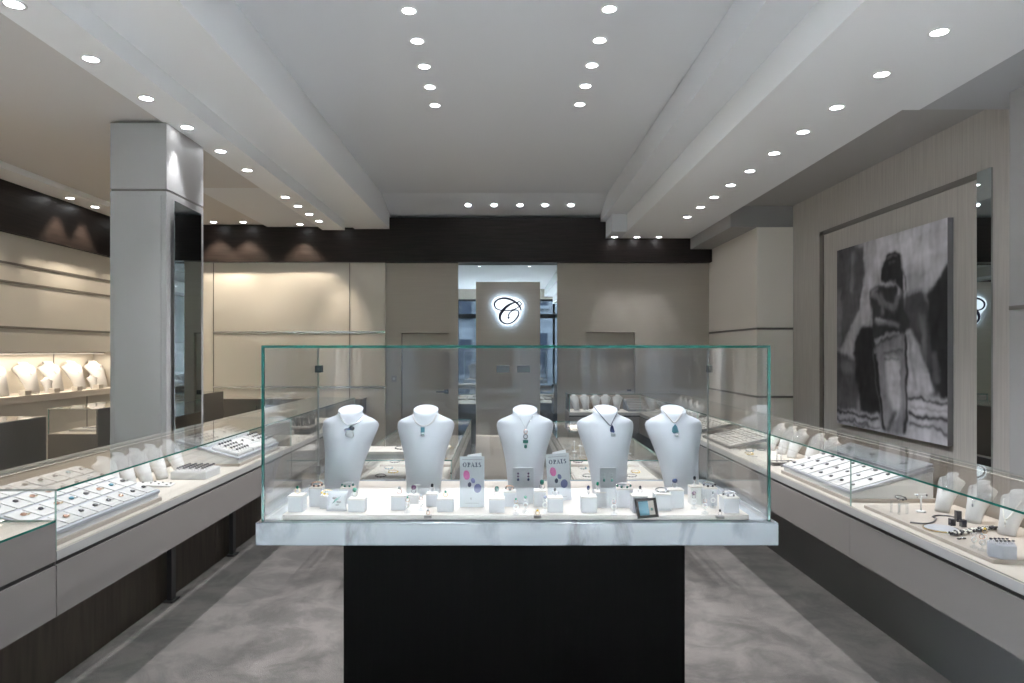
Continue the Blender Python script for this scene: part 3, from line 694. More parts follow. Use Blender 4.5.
# OPALS brochures
def text_mesh(s, size, ext=.0002):
    c = bpy.data.curves.new('t', 'FONT'); c.body = s; c.size = size; c.align_x = 'CENTER'; c.extrude = ext
    o = bpy.data.objects.new('t', c); COL.objects.link(o); bpy.context.view_layer.update()
    me = bpy.data.meshes.new_from_object(o.evaluated_get(bpy.context.evaluated_depsgraph_get())); bpy.data.objects.remove(o); return me
def serif_word(letters, H_, adv):
    """capitals drawn with thick and thin strokes and serifs"""
    mb = MB(); x = 0; y0, y1 = -.0004, 0
    T, t = H_*.22, H_*.115
    def bar(x0, x1, z0, z1): mb.box(x0, x1, y0, y1, z0, z1)
    def ring(cx, cz, rx, rz, a0, a1, n=14):
        for i in range(n):
            A = a0+(a1-a0)*i/n; Bq = a0+(a1-a0)*(i+1)/n
            w = lambda q: t/2+(T-t)/2*abs(math.cos(q))
            p = [(cx+(rx+s*w(q))*math.cos(q), cz+(rz+s*t*.5)*math.sin(q)) for q, s in ((A, -1), (A, 1), (Bq, 1), (Bq, -1))]
            mb.prism(p, y0, y1)
    for ch in letters:
        if ch == 'O': ring(x+H_*.42, H_*.5, H_*.33, H_*.46, 0, 2*PI, 20); x += H_*.92*adv
        elif ch == 'P': bar(x+T*.6, x+T*1.6, 0, H_); bar(x, x+T*2.2, 0, t); ring(x+T*1.5, H_*.73, H_*.26, H_*.24, -PI/2, PI/2, 10); bar(x, x+T*1.6, H_-t, H_); x += H_*.70*adv
        elif ch == 'A':
            mb.prism([(x+H_*.36, H_), (x+H_*.46, H_), (x+H_*.82, 0), (x+H_*.60, 0)], y0, y1); mb.prism([(x+H_*.36, H_), (x+H_*.42, H_), (x+H_*.14, 0), (x+H_*.07, 0)], y0, y1)
            bar(x+H_*.2, x+H_*.6, H_*.33, H_*.33+t); bar(x, x+H_*.25, 0, t); bar(x+H_*.5, x+H_*.92, 0, t); x += H_*.88*adv
        elif ch == 'L': bar(x+T*.6, x+T*1.6, 0, H_); bar(x, x+H_*.58, 0, t); bar(x, x+T*2.2, H_-t, H_); bar(x+H_*.52, x+H_*.58, 0, H_*.28); x += H_*.70*adv
        elif ch == 'S':
            ring(x+H_*.27, H_*.74, H_*.19, H_*.22, PI*.15, PI*1.5, 12); ring(x+H_*.27, H_*.26, H_*.19, H_*.24, -PI*.85, PI*.5, 12); x += H_*.55*adv
    for i in range(len(mb.v)): v = mb.v[i]; mb.v[i] = (v[0]-x/2, v[1], v[2])
    return mb
def brochure(px, py0, py1, rz, lab, tip=0):
    Y = F*(EYE-RZ)/(py1-VY); h = wz(py0, Y)-RZ; w = .049
    t = thing('brochure', lab, 'brochure', (wx(px, Y), Y, RZ+.001), rz)
    t.rotation_euler = (-.06, tip, rz)
    MB().box(-w, w, 0, .0012, 0, h).build('front_page', 'paper_white', t)
    MB().quadbox([(-w+.004, .0014, 0), (w, .0014, 0), (w, .03, 0), (-w+.004, .028, 0), (-w+.030, .0014, h+.006), (w-.012, .0014, h+.014), (w-.012, .004, h+.014), (-w+.030, .004, h+.006)]).build('inner_pages', 'paper_edge', t)
    serif_word('OPALS', .0175, 1.13).xf(Matrix.Translation((0, -.0002, h-.042))).build('title', 'ink_navy', t)
    MB().box(-.040, .040, -.0004, 0, h-.014, h-.0115).build('small_print', 'ink_grey', t); MB().box(-.028, .030, -.0004, 0, .015, .017).build('small_print', 'ink_grey', t)
    def gem(x, z, rx, rz_, m, rot=0): 
        mb = MB().prism([(rx*math.cos(q*PI/10), rz_*math.sin(q*PI/10)) for q in range(20)], -.0006, 0); mb.xf(Matrix.Translation((x, 0, z)) @ Matrix.Rotation(rot, 4, 'Y')); mb.build('gem_picture', m, t)
    gem(-.022, h-.074, .013, .019, 'print_pink', -.15); gem(.004, h-.096, .008, .011, 'print_blue', -.4); gem(-.010, h-.112, .007, .010, 'ink_navy', .1); gem(.022, h-.126, .015, .018, 'print_blue', .2)
    gem(-.004, .034, .003, .005, 'ink_grey')
brochure(472, 457, 507.5, 0, 'white OPALS brochure standing upright between the second and middle busts')
brochure(560, 454, 501, .12, 'white OPALS brochure tilted beside the middle bust', -.05)

# small framed opal
Yf = F*(EYE-RZ)/(518-VY)
fr = thing('picture_frame', 'small dark frame holding a teal opal slab, leaning at the front of the case', 'picture frame', (wx(648.5, Yf), Yf, RZ+.001)); fr.rotation_euler = (-.35, -.06, .12)
w, h = .041, .072
MB().box(-w, w, 0, .008, 0, .010).box(-w, w, 0, .008, h-.010, h).box(-w, -w+.011, 0, .008, .010, h-.010).box(w-.011, w, 0, .008, .010, h-.010).build('frame', 'frame_black', fr, bevel=.001)
MB().box(-w+.011, .008, .003, .006, .010, h-.010).build('opal_slab', 'opal_speck' if 'opal_speck' in M else 'opal_blue', fr)
MB().box(.008, w-.011, .003, .006, .010, h-.010).build('cream_card', 'leather_top', fr)
MB().ball((.019, .002, .03), 1, 6, (.004, .002, .006)).build('small_stone', 'opal_green', fr)

# ------------------------------------------------------------------ display counters
def strip_light(parent, x0, x1, y, z, w=CASE_W, col=(1, .90, .78)):
    """slim light profile along the back of a case, with its own light"""
    B(x0, x1, y-.006, y+.006, z, z+.008).build('light_profile', 'steel', parent)
    B(x0+.005, x1-.005, y-.005, y+.005, z-.002, z).build('light_strip', 'strip_glow', parent)
    l = bpy.data.lights.new('strip_beam', 'AREA'); l.shape = 'RECTANGLE'; l.size = x1-x0-.02; l.size_y = .012; l.energy = w*(x1-x0); l.color = col; l.spread = math.radians(140)
    o = bpy.data.objects.new('strip_beam', l); COL.objects.link(o); o.parent = parent; o.location = ((x0+x1)/2, y-.004, z-.004); o.rotation_euler = (math.radians(-38), 0, 0)
def counter(label, L, D, loc, rz, zb=.66, deck=.90, top=1.122, ends=('glass', 'glass'), seams=(), legs=(), plinth=None, back='back_taupe', light=True, front='counter_grey', w=CASE_W, zback=None, pm='plinth_grey'):
    t = thing('display_counter', label, 'display counter', loc, rz)
    z = zback if zback is not None else zb
    MB().box(0, L, .012, D-.012, zb+.002, deck-.008).build('counter_body', 'counter_dark', t)
    cuts = [0]+list(seams)+[L]
    for a, b in zip(cuts[:-1], cuts[1:]): B(a+.001, b-.001, 0, .012, zb, deck-.055).build('front_panel', front, t)
    B(0, L, .008, .012, deck-.055, deck-.038).build('shadow_gap', 'gap_black', t)
    B(0, L, 0, .020, deck-.038, deck-.004).build('edge_profile', 'counter_edge', t)
    B(0, L, .0, D-.014, deck-.004, deck).build('deck', 'deck_beige', t)
    B(0, L, D-.014, D, z, top-.008).build('back_panel', back, t)
    zt = top
    pane('top_pane', 0, L, 0, D, zt-.008, zt, t, green=(2,))
    for a, b in zip(cuts[:-1], cuts[1:]): pane('front_pane', a+.0006, b-.0006, .0012, .0075, deck, zt-.008, t, 'green_edge_light')
    for e, (a, b) in zip(ends, ((0, .008), (L-.008, L))):
        if e == 'glass': pane('end_pane', a, b, .008, D-.014, deck, zt-.008, t)
        elif e == 'solid': B(a, b, .008, D-.014, deck, zt-.008).build('end_panel', back, t)
    for e, (a, b) in zip(ends, ((-.002, 0), (L, L+.002))): B(a, b, .004, D, zb, deck-.004).build('side_panel', front, t)
    for x, y in legs: MB().box(x-.03, x+.03, y-.015, y+.015, 0, zb).box(x-.05, x+.05, y-.03, y+.03, 0, .012).build('leg', 'dark_steel', t, bevel=.002)
    if plinth is not None: B(0, L, plinth, plinth+.02, 0, zb+.002).build('plinth', pm, t)
    if light: strip_light(t, .01, L-.01, D-.024, zt-.018, w)
    return t
LX, RX = -1.62, 1.62
counter('long glass-topped display counter on the left, holding the white pads and busts', 2.75, .49, (LX, 2.48, 0), PI/2, seams=(), legs=((1.97, .54),), ends=('glass', 'solid'), plinth=.58, pm='timber_brown')
counter('second glass display counter on the left, further back with dark trays', 2.25, .49, (LX, 5.235, 0), PI/2, legs=((.22, .54),), ends=(None, 'glass'), plinth=.58, pm='timber_brown')
counter('long glass-topped display counter along the right side', 7.4, .49, (RX, 8.1, 0), -PI/2, seams=(2.4, 4.91), plinth=.58, ends=('glass', 'glass'))
counter('low glass counter across the back right, in front of the back door', 1.32, .50, (.79, 8.15, 0), 0, plinth=.2, ends=('glass', None), back='back_taupe')
counter('dark-backed glass counter between column and lit left wall, with glass end', 2.7, .44, (-4.0, 8.7, 0), -PI/2, zb=.0, back='counter_dark', ends=('glass', 'glass'), front='counter_dark')
counter('dark-backed counter at the far left edge, nearer the front than the glass end', 2.7, .46, (-4.0, 5.29, 0), -PI/2, zb=.0, back='counter_dark', ends=('solid', 'glass'), front='counter_dark', light=True)
# lower near counter at the left edge
t = thing('display_counter', 'lower counter at the left front edge with solid grey front and glass top', 'display counter', (LX, .6, 0), PI/2)
MB().box(0, 1.874, .012, .48, .662, .99).build('counter_body', 'counter_dark', t)
B(0, 1.874, 0, .012, .66, .845).build('front_panel', 'counter_grey', t); B(0, 1.874, .008, .012, .845, .862).build('shadow_gap', 'gap_black', t)
B(0, 1.874, 0, .012, .862, 1.002).build('upper_front_panel', 'counter_grey', t)
B(0, 1.874, .012, .48, .99, 1.002).build('deck', 'deck_beige', t); B(0, 1.874, .48, .49, .66, 1.122).build('back_panel', 'back_taupe', t)
pane('top_pane', 0, 1.874, 0, .478, 1.003, 1.011, t)
# two island vitrines behind the tall case
def island(x0, x1, y0, y1, label):
    t = thing('island_vitrine', label, 'display case', (x0, y0, 0)); L, D = x1-x0, y1-y0
    MB().box(.06, L-.06, .10, D-.1, 0, .45).build('base', 'counter_dark', t)
    B(0, L, 0, D, .45, .716).build('case_body', 'counter_grey', t); B(.001, L-.001, .001, D-.001, .716, .720).build('deck', 'deck_beige', t)
    for a in ((0, L, 0, .008), (0, L, D-.008, D), (0, .008, .008, D-.008), (L-.008, L, .008, D-.008)): pane('side_pane', *a, .720, .885, t, 'green_edge_light')
    pane('top_pane', 0, L, 0, D, .885, .893, t)
    o = strip_light(t, .012, L-.012, D-.02, .875, CASE_W*.8)
    B(0, .012, 0, D, .80, .806).build('side_rail', 'steel', t); B(L-.012, L, 0, D, .80, .806).build('side_rail', 'steel', t)
    return t
island(-1.0, -.345, 4.6, 7.4, 'low glass island vitrine behind the tall case on the left'); island(.45, 1.10, 4.6, 7.2, 'low glass island vitrine behind the tall case on the right')
# cabinet on the back wall
bc = thing('wall_cabinet', 'low dark taupe cabinet along the cream back wall behind the column', 'cabinet', (-3.1, 9.15, 0))
B(-1.4, 1.2, .012, .34, 0, .97).build('carcass', 'counter_dark', bc); B(-1.41, 1.21, 0, .345, .97, .99).build('cabinet_top', 'counter_dark', bc)
for i in range(4):
    d = B(-1.4+.65*i+.003, -1.4+.65*(i+1)-.003, -.006, .012, .08, .965).build('door', 'counter_dark', bc)
    B(-1.4+.65*i+.55, -1.4+.65*i+.56, -.016, -.006, .75, .9).build('handle', 'dark_steel', d)

# ------------------------------------------------------------------ things in the counters
def mk_jewel_pad(sz):
    def f():
        t = thing('jewellery_pad', 'x', 'jewellery pad')
        B(-sz/2, sz/2, -sz/2, sz/2, 0, .006).build('pad', 'velvet_white', t, bevel=.0015)
        return t
    return f
PAD = Proto(mk_jewel_pad(.088)); PADS = Proto(mk_jewel_pad(.088))
def mk_stud(m1, m2):
    def f():
        t = thing('pendant', 'x', 'pendant')
        MB().ball((0, 0, .003), 1, 6, (.0065, .0075, .003)).build('stone', m1, t)
        MB().tube([(-.004, .007, .001), (0, .020, .001), (.004, .007, .001)], .0008, 4).build('bail', m2, t)
        return t
    return f
ST = [Proto(mk_stud(a, b)) for a, b in (('gem_dark', 'silver'), ('dark_silver', 'silver'), ('opal_blue', 'silver'), ('rose_gold', 'gold'))]
def stand(s, y0, y1, rows, cols, where, a0=1.665, a1=2.06, z0=.962, z1=1.078, grp=None, two=False, holes=False):
    """stepped wedge riser in a side counter, carrying rows of pads; s = -1 left, 1 right"""
    side = 'left' if s < 0 else 'right'
    t = thing('display_riser', f'white sloping display riser {where}', 'display riser', (s*a0, (y0+y1)/2, .9006)); L = (y1-y0)/2
    fl = lambda pts: [(s*(a-a0), z-.9006) for a, z in pts]
    def pr(pts, e, m, nm, bev=.001):
        n = [(x, z) for x, z in fl(pts)]; mb = MB()
        mb.prism(n, -L-e, L+e); mb.build(nm, m, t, bevel=bev)
    pr([(a0-.012, .9006), (a0-.012, .918), (a1+.01, .918), (a1+.01, .9006)], .010, 'board_cream', 'base_step')
    pr([(a0, .918), (a0, .938), (a1, 1.045), (a1, .918)], .0, 'white_lacquer', 'riser_body')
    pr([(a0-.005, .939), (a0-.005, .953), (a1, z1-.010), (a1, z1-.026)], .006, 'leather_white', 'tray')
    ang = math.atan2(z1-z0, a1-a0); cs_ = math.hypot(z1-z0, a1-a0)
    up = lambda a: z0-.006+(a-a0)*(z1-z0)/(a1-a0)
    rs_ = cs_/rows; cw = (y1-y0)/cols
    return t, up, ang, rs_, cw
def fill_pads(s, y0, y1, rows, cols, up, ang, where, a0=1.665, a1=2.06, rowmax=None):
    n = 0
    for i in range(rows):
        a = a0+(a1-a0)*(i+.5)/rows
        for j in range(cols):
            y = y0+(y1-y0)*(j+.5)/cols
            p = Vector((s*a, y, up(a)-.003)); rot = (0, -s*ang, 0)
            PAD.put(p, rot, f'square white jewellery pad in the grid on the riser {where}', f'white pads on the riser {where}', 1)
            q = p+Vector((-s*.006*math.sin(ang), 0, .0062)); k = random.choice((0, 0, 1, 1, 2, 3) if s < 0 else (0, 1, 1))
            kinds = ('dark stone', 'dark silver', 'blue', 'rose gold')[k]
            ST[k].put(q, (0, -s*ang, -s*PI/2*0+random.uniform(-.3, .3)), f'tiny {kinds} pendant on a white pad {where}', f'{kinds} pendants on white pads {where}', 1.75)
t, up, ang, rw, cw = stand(-1, 2.53, 3.30, 4, 8, 'at the left front, before the small busts')
fill_pads(-1, 2.53, 3.30, 4, 8, up, ang, 'at the left front')
t, up, ang, rw, cw = stand(1, 3.27, 4.05, 3, 7, 'at the right front, below the painting')
fill_pads(1, 3.27, 4.05, 3, 7, up, ang, 'at the right front', 1.665, 1.92)
tr = thing('jewellery_tray', 'pale satin-lined tray on the upper part of the right riser below the painting', 'tray', (1.995, 3.66, up(1.995)+.001)); tr.rotation_euler = (0, -ang, 0)
MB().box(-.070, .070, -.39, .39, 0, .012).build('tray_body', 'leather_white', tr, bevel=.002); B(-.062, .062, -.38, .38, .012, .014).build('lining', 'opal_milky', tr)
for dy in (-.27, .02, .27):
    b_ = thing('brooch', f'small dark floral brooch on the satin tray of the right riser, {"near" if dy < -.1 else "middle" if dy < .1 else "far"} one', 'brooch', (1.99, 3.66+dy, up(1.99)+.0175)); b_.rotation_euler = (0, -ang, .3)
    m = MB()
    for q in range(5): m.ball((.010*math.cos(q*1.257), .012*math.sin(q*1.257), .002), 1, 6, (.008, .008, .003))
    m.build('petals', 'dark_silver', b_); MB().ball((0, 0, .005), .005, 6).build('centre', 'silver', b_)

# ring trays on the second left riser
def mk_ringtray(n, mdl, cnt):
    pass
def ring_tray(s, a, y, z, ang, w, l, rows, cols, label, gl, m='velvet_white', hh=.016, filled=None):
    t = thing('ring_tray', label, 'ring tray', (s*a, y, z)); t.rotation_euler = (0, -s*ang, 0)
    B(-w/2, w/2, -l/2, l/2, 0, hh).build('tray_body', 'white_lacquer', t, bevel=.002); B(-w/2+.005, w/2-.005, -l/2+.005, l/2-.005, hh, hh+.003).build('cushion', m, t)
    R3 = Matrix.Rotation(-s*ang, 3, 'Y')
    for i in range(rows):
        for j in range(cols):
            if filled and not filled(i, j): continue
            p = Vector((-w/2+.012+(w-.024)*(i+.5)/rows, -l/2+.012+(l-.024)*(j+.5)/cols, hh+.0035))
            RSM.put(t.location+R3 @ p, (0, -s*ang, 0), gl, gl[:0]+'rings in '+label.split(',')[0], 1.6)
    return t
def mk_smallring():
    t = thing('ring', 'x', 'ring')
    MB().tube([(.0075*math.cos(q), .0, .0075*math.sin(q)) for q in [PI*i/7 for i in range(8)]], .0013, 5).build('band', 'silver', t)
    MB().ball((0, 0, .0095), 1, 6, (.006, .0055, .004)).build('stone', 'gem_dark', t); return t
RSM = Proto(mk_smallring)
t, up, ang, rw, cw = stand(-1, 4.30, 5.05, 3, 3, 'at the far end of the left counter')
for i, (a, w) in enumerate(((1.76, .18), (1.955, .17))):
    for j, (y, l) in enumerate(((4.44, .25), (4.68, .21), (4.92, .24))):
        pos = ('front', 'rear')[i]+' '+('near', 'middle', 'far')[j]
        ring_tray(-1, a, y, up(a)-.001, ang, w, l-.008, 4, 5 if j != 1 else 2, f'{pos} white ring tray on the far left riser', f'small dark ring in the {pos} tray of the far left riser',
                  filled=(lambda p, q: True) if j != 1 else (lambda p, q: (p, q) in ((1, 0), (2, 1))))
ring_tray(-1, 1.775, 3.95, .9008, .0, .20, .20, 5, 6, 'flat white ring box, between the small busts and far left riser', 'small dark ring in the flat white ring box on the left counter', hh=.042)
# blocks, pad and earring stand on the left deck
for px, py, lab in ((190, 466, 'small white ring block left of the other one, by the far left riser'), (214.5, 466, 'small white ring block nearest the far left riser')):
    p = at_h(px, py, .90); t = thing('ring_block', lab, 'ring block', p+Vector((0, .02, .0006)))
    B(-.036, .036, -.03, .03, 0, .045).build('block_body', 'leather_top', t, bevel=.004); 
    bracelet(p+Vector((0, .02, .0465)), .2, 'dark silver bangle on the '+lab.split(',')[0].replace('small white ', ''), 'dark_silver', 'gem_dark', .022, .014)
p = at_h(158, 486, .90); t = thing('earring_pad', 'low sloping white earring pad beside the pad riser on the left counter', 'earring pad', p+Vector((0, 0, .0006)), .2)
MB().prism([(-.10, 0), (.075, 0), (.075, .004), (-.10, .022)], -.05, .05).build('pad', 'velvet_white', t, bevel=.001)
for i in range(4):
    for j in range(2):
        ST[0].put(p+Vector((-.07+.042*i, -.02+.045*j, .0215-.0043*i)), (0, .1, .2), 'tiny dark earring on the low sloping earring pad, left counter', 'earrings on the low sloping pad')
p = at_h(158, 481, .90); t = thing('earring_stand', 'clear acrylic earring holder standing behind the sloping pad, left counter', 'earring stand', p+Vector((-.02, .12, .0006)), PI/3)
MB().box(-.028, .028, -.010, .010, 0, .006).build('foot', 'acrylic', t); B(-.028, .005, -.002, .002, .006, .06).build('card_panel', 'velvet_white', t); B(.010, .028, -.002, .002, .006, .055).build('card_panel', 'acrylic', t)
# small busts on both counters and the niche
def mk_small(h, w, lean=.55):
    def f():
        t = thing('necklace_bust', 'x', 'necklace bust'); bust_mesh(h, w, lean, .14, .25, 20).build('bust_body', 'velvet_white', t); return t
    return f
SB = Proto(mk_small(.185, .128))
def neck_pend(o, lab, m='silver', n=.7, sc=1.0, gem='dark_silver'):
    """a fine chain with pendant laid on a small bust"""
    M4 = Matrix.Translation(o.location) @ o.rotation_euler.to_matrix().to_4x4()
    vs = []; fs = []
    ch = [c for c in COL.objects if c.parent == o and c.type == 'MESH'][0]
    b = BVHTree.FromPolygons([v.co for v in ch.data.vertices], [list(p.vertices) for p in ch.data.polygons])
    h = max(v.co.z for v in ch.data.vertices); pts = []
    for q in range(11):
        u = -1+q*.2; x = u*h*.24; z = h*(.90-.28*(1-abs(u)))
        r = b.ray_cast(Vector((x, -1, z)), Vector((0, 1, 0)))
        if r[0] is not None: pts.append(r[0]+Vector((0, -.0018*sc, 0)))
    if len(pts) < 3: return
    t = thing('necklace', lab, 'necklace'); t.location = M4 @ pts[len(pts)//2]; t.rotation_euler = o.rotation_euler; c0 = pts[len(pts)//2].copy()
    MB().tube([p-c0 for p in pts], .0012*sc, 5).build('chain', m, t)
    MB().ball((0, -.002, -.010*sc), 1, 8, (.005*sc, .003*sc, .008*sc)).build('pendant', gem, t)
for i, px in enumerate((104, 119.5, 136, 151.5, 169.6)):
    Y = F*1.99/(VX-px)
    o = SB.put((-1.93, Y, .9008), 1.15, f'small white necklace bust, {ORD[i]} from the left of five on the left counter', 'small busts on the left counter')
    if i: neck_pend(o, f'fine chain with dark pendant on the {ORD[i]} small bust of the left counter')
bd = MB().box(-.21, .21, -.415, .415, 0, .014).build('display_board', 'board_cream', bevel=.001); bd.location = (1.875, 2.735, .9006); tag(bd, 'cream display board under the busts at the right front of the right counter', 'board')
RB = .9006+.0145
for i, (x, y, lab) in enumerate(((1.965, 3.01, 'furthest of three at the right edge'), (1.97, 2.82, 'middle of three at the right edge'), (1.97, 2.63, 'nearest of three at the right edge'))):
    o = SB.put((x-.03, y, RB+.0005), -1.05, f'small white necklace bust, {lab}', 'small busts at the right edge', .84)
    o.scale = (.86,)*3
    M_ = (1.0 if i < 2 else 1.6)
    h0 = o.location.copy()
    ch = [c for c in COL.objects if c.parent == o and c.type == 'MESH'][0]
    b = BVHTree.FromPolygons([v.co*.86 for v in ch.data.vertices], [list(p.vertices) for p in ch.data.polygons]); pts = []
    for q in range(15):
        u = -1+q/7; r = b.ray_cast(Vector((u*.034, -1, .150-(.05+.02*i)*(1-abs(u)**(1.6 if i == 2 else 1)))), Vector((0, 1, 0)))
        if r[0] is not None: pts.append(r[0]+Vector((0, -.003, 0)))
    t = thing('necklace', ('fine silver chain with star pendant on the furthest right-edge bust', 'long chain with hanging drops on the middle right-edge bust', 'pearl strand on the nearest right-edge bust')[i], 'necklace', h0, -1.05)
    if i == 2: MB().tube(pts, .0030, 6).build('strand', 'pearl', t)
    else: MB().tube(pts, .0011, 5).build('chain', 'silver', t)
    c = pts[len(pts)//2]
    m = MB()
    if i == 0:
        for q in range(4): m.tube([c+Vector((0, -.002, 0)), c+Vector((.008*math.cos(q*PI/2), -.003, .012*math.sin(q*PI/2)))], [.0025, .0006], 5)
    else: m.ball(c+Vector((0, -.003, -.008)), 1, 6, (.004, .003, .008)).ball(c+Vector((0, -.003, -.024)), 1, 6, (.0035, .003, .006))
    m.build('pendant', 'dark_silver' if i < 2 else 'pearl', t)
# watch on acrylic holder, T stand, necklaces, bangle, bracelets, ring stand, hexagon block
p = at_h(903, 514, RB); t = thing('bangle_holder', 'clear double acrylic holder at the left end of the cream board', 'jewellery holder', p, .3)
MB().tube([(-.022, 0, 0), (-.022, 0, .045), (.022, 0, .045), (.022, 0, 0)], .006, 8).build('front_arch', 'acrylic', t); MB().tube([(-.022, .04, 0), (-.022, .04, .05), (.022, .04, .05), (.022, .04, 0)], .006, 8).build('rear_arch', 'acrylic', t)
bracelet(p+Vector((0, .02, .058)), .5, 'dark silver bracelet on the clear double holder, right counter', 'dark_silver', 'gem_dark', .024, .018)
p = at_h(921, 512, RB); t = thing('earring_stand', 'white T-shaped earring stand on the cream board, right counter', 'earring stand', p)
MB().lathe([(.020, 0), (.020, .005), (.012, .007)], k=16).build('stand_base', 'white_lacquer', t); MB().tube([(0, 0, .006), (0, 0, .075)], .0035, 8).build('post', 'white_lacquer', t); MB().box(-.028, .028, -.005, .005, .072, .080).build('crossbar', 'white_lacquer', t, bevel=.002)
for s in (-1, 1):
    e = thing('earring', f'dark stud earring on the {"left" if s < 0 else "right"} arm of the white T-shaped stand', 'earring', p+Vector((s*.021, -.006, .076))); MB().ball((0, -.001, 0), .0045, 8).build('stone', 'dark_silver', e); MB().ball((0, -.001, -.010), .0035, 6).build('drop', 'silver', e)
pts = smooth([at_h(a, b, RB)+Vector((0, 0, .003)) for a, b in ((910, 523), (920, 524), (928, 524), (934, 522), (936, 519), (933, 517.2), (938, 516), (948, 516.5), (955, 518))], 6)
t = thing('necklace', 'twisting grey bead necklace lying flat on the cream board', 'necklace', pts[0]); MB().tube([q-pts[0] for q in pts], .0035, 6).build('strand', 'dark_silver', t)
c = at_h(941, 529.5, RB); t = thing('necklace_holder', 'flat round white pad with a gold rim lying on the cream board', 'jewellery pad', c)
MB().lathe([(.060, 0), (.060, .005), (.055, .008)], k=28).build('pad', 'leather_white', t); MB().tube([(.0615*math.cos(q), .0615*math.sin(q), .004) for q in [2*PI*i/28 for i in range(28)]], .0025, 5, True).build('rim', 'gold', t)
for i, (px, py, hh) in enumerate(((952, 528, .028), (958, 524, .045), (963, 527, .030))):
    q = at_h(px, py, RB); o = B(-.010, .010, -.010, .010, 0, hh).build('jewellery_cube', 'gem_dark', bevel=.002); o.location = q+Vector((.0, .0, .0095 if i < 2 else .0005)); tag(o, f'dark little cube block on the round pad, {("left", "middle and tallest", "right")[i]} one', 'cube')
pts = smooth([at_h(a, b, RB)+Vector((0, 0, .006)) for a, b in ((951, 536), (962, 534.5), (973, 532.5), (984, 531), (996, 530))], 9)
t = thing('bead_bracelet', 'chunky black and white bead strand lying on the cream board', 'bead strand', pts[0]); m1 = MB(); m2 = MB()
for i, q in enumerate(pts):
    for k in range(4): (m1 if (i+k) % 3 else m2).ball(q-pts[0]+Vector((random.uniform(-.006, .006), random.uniform(-.011, .011), random.uniform(-.001, .008))), .0052, 6)
m1.build('black_beads', 'bead_black', t); m2.build('white_beads', 'pearl', t)
p = at_h(962, 540, RB)+Vector((0, 0, .001)); t = thing('brooch', 'small black bow-shaped brooch in front of the chunky bead strand', 'brooch', p)
MB().ball((-.010, 0, .004), 1, 6, (.010, .006, .004)).ball((.010, .004, .004), 1, 6, (.010, .006, .004)).build('bow', 'bead_black', t); MB().ball((0, .001, .007), .004, 6).build('knot', 'silver', t)
for i, (px, py) in enumerate(((974, 548), (982, 551), (985, 545))):
    q = at_h(px, py, RB)+Vector((0, 0, .0006)); lab = ('left', 'front', 'rear')[i]+' one of three near the hexagon block'
    CL.put(q, 0, 'clear ring stand on the cream board, '+lab, 'clear ring stands on the cream board'); put_ring(('silver_dark', 'rose', 'gold_plain')[i], q+Vector((0, .001, .0405)), -.5, 'ring on the clear stand, '+lab, .9)
p = at_h(1008, 559, RB)+Vector((0, .03, .0006)); t = thing('hexagon_block', 'white hexagonal ring block at the right edge of the picture', 'ring block', p)
MB().lathe([(.046, 0), (.046, .044), (.043, .047)], k=6).build('block_body', 'leather_white', t, bevel=.001)
for i in range(5):
    for j in range(2): RSM.put(p+Vector((-.028+.014*i, -.016+.028*j, .0478)), .5, 'small dark ring on top of the white hexagonal block', 'rings on the hexagonal block')

# further along the right counter
for i, (px, a, yy) in enumerate(((776, 2.0, 5.0), (787, 2.0, 4.8), (797, 2.0, 4.64), (815, 2.0, 4.38), (830, 2.0, 4.2))):
    o = SB.put((a-.04, yy, .9008), -1.15, f'small white necklace bust, {ORD[i]} from the left in the row behind the right glass edge', 'row of small busts beyond the right riser')
    neck_pend(o, f'silver necklace on the {ORD[i]} bust of the row beyond the right riser', 'silver', sc=2.2)
def tstand(x, y, z, h, lab, m='white_lacquer'):
    t = thing('earring_stand', lab, 'earring stand', (x, y, z))
    MB().lathe([(.016, 0), (.016, .004)], k=12).build('stand_base', m, t); MB().tube([(0, 0, .004), (0, 0, h)], .003, 6).build('post', m, t); MB().box(-.004, .004, -.022, .022, h, h+.006).build('crossbar', m, t)
for i, (x, y, h) in enumerate(((1.80, 4.62, .09), (1.84, 4.52, .11), (1.78, 4.44, .08), (1.86, 4.75, .10))): tstand(x, y, .9008, h, f'small white T earring stand, {ORD[i]} of four beyond the right riser')
def open_tray(s, a0, a1, y0, y1, z, lab, m, rows, cols, pm, gl, tilt=.0):
    t = thing('display_tray', lab, 'tray', (s*(a0+a1)/2, (y0+y1)/2, z+abs(math.sin(tilt))*(a1-a0)/2)); t.rotation_euler = (0, -s*tilt, 0); w, l = (a1-a0)/2, (y1-y0)/2
    MB().box(-w, w, -l, l, 0, .008).box(-w, -w+.008, -l, l, .008, .022).box(w-.008, w, -l, l, .008, .022).box(-w+.008, w-.008, -l, -l+.008, .008, .022).box(-w+.008, w-.008, l-.008, l, .008, .022).build('tray_body', m, t, bevel=.001)
    R3 = Matrix.Rotation(-s*tilt, 3, 'Y')
    for i in range(rows):
        for j in range(cols):
            sx = (2*w-.02)/rows; sy = (2*l-.02)/cols
            p = Vector((-w+.01+sx*(i+.5), -l+.01+sy*(j+.5), .0085))
            JC.put(t.location+R3 @ p, (0, -s*tilt, 0), gl, 'cards in the '+lab[:40])
def mk_jcard():
    t = thing('jewellery_card', 'x', 'jewellery card'); B(-.03, .03, -.035, .035, 0, .012).build('card', 'leather_top', t, bevel=.002)
    MB().ball((0, 0, .014), 1, 6, (.009, .012, .003)).build('jewel', 'dark_silver', t); return t
JC = Proto(mk_jcard)
open_tray(1, 1.67, 2.05, 5.05, 5.72, .902, 'dark tray of cream cards seen through the right end of the tall case', 'dark_steel', 5, 7, None, 'cream jewellery card in the dark tray behind the right end', .2)
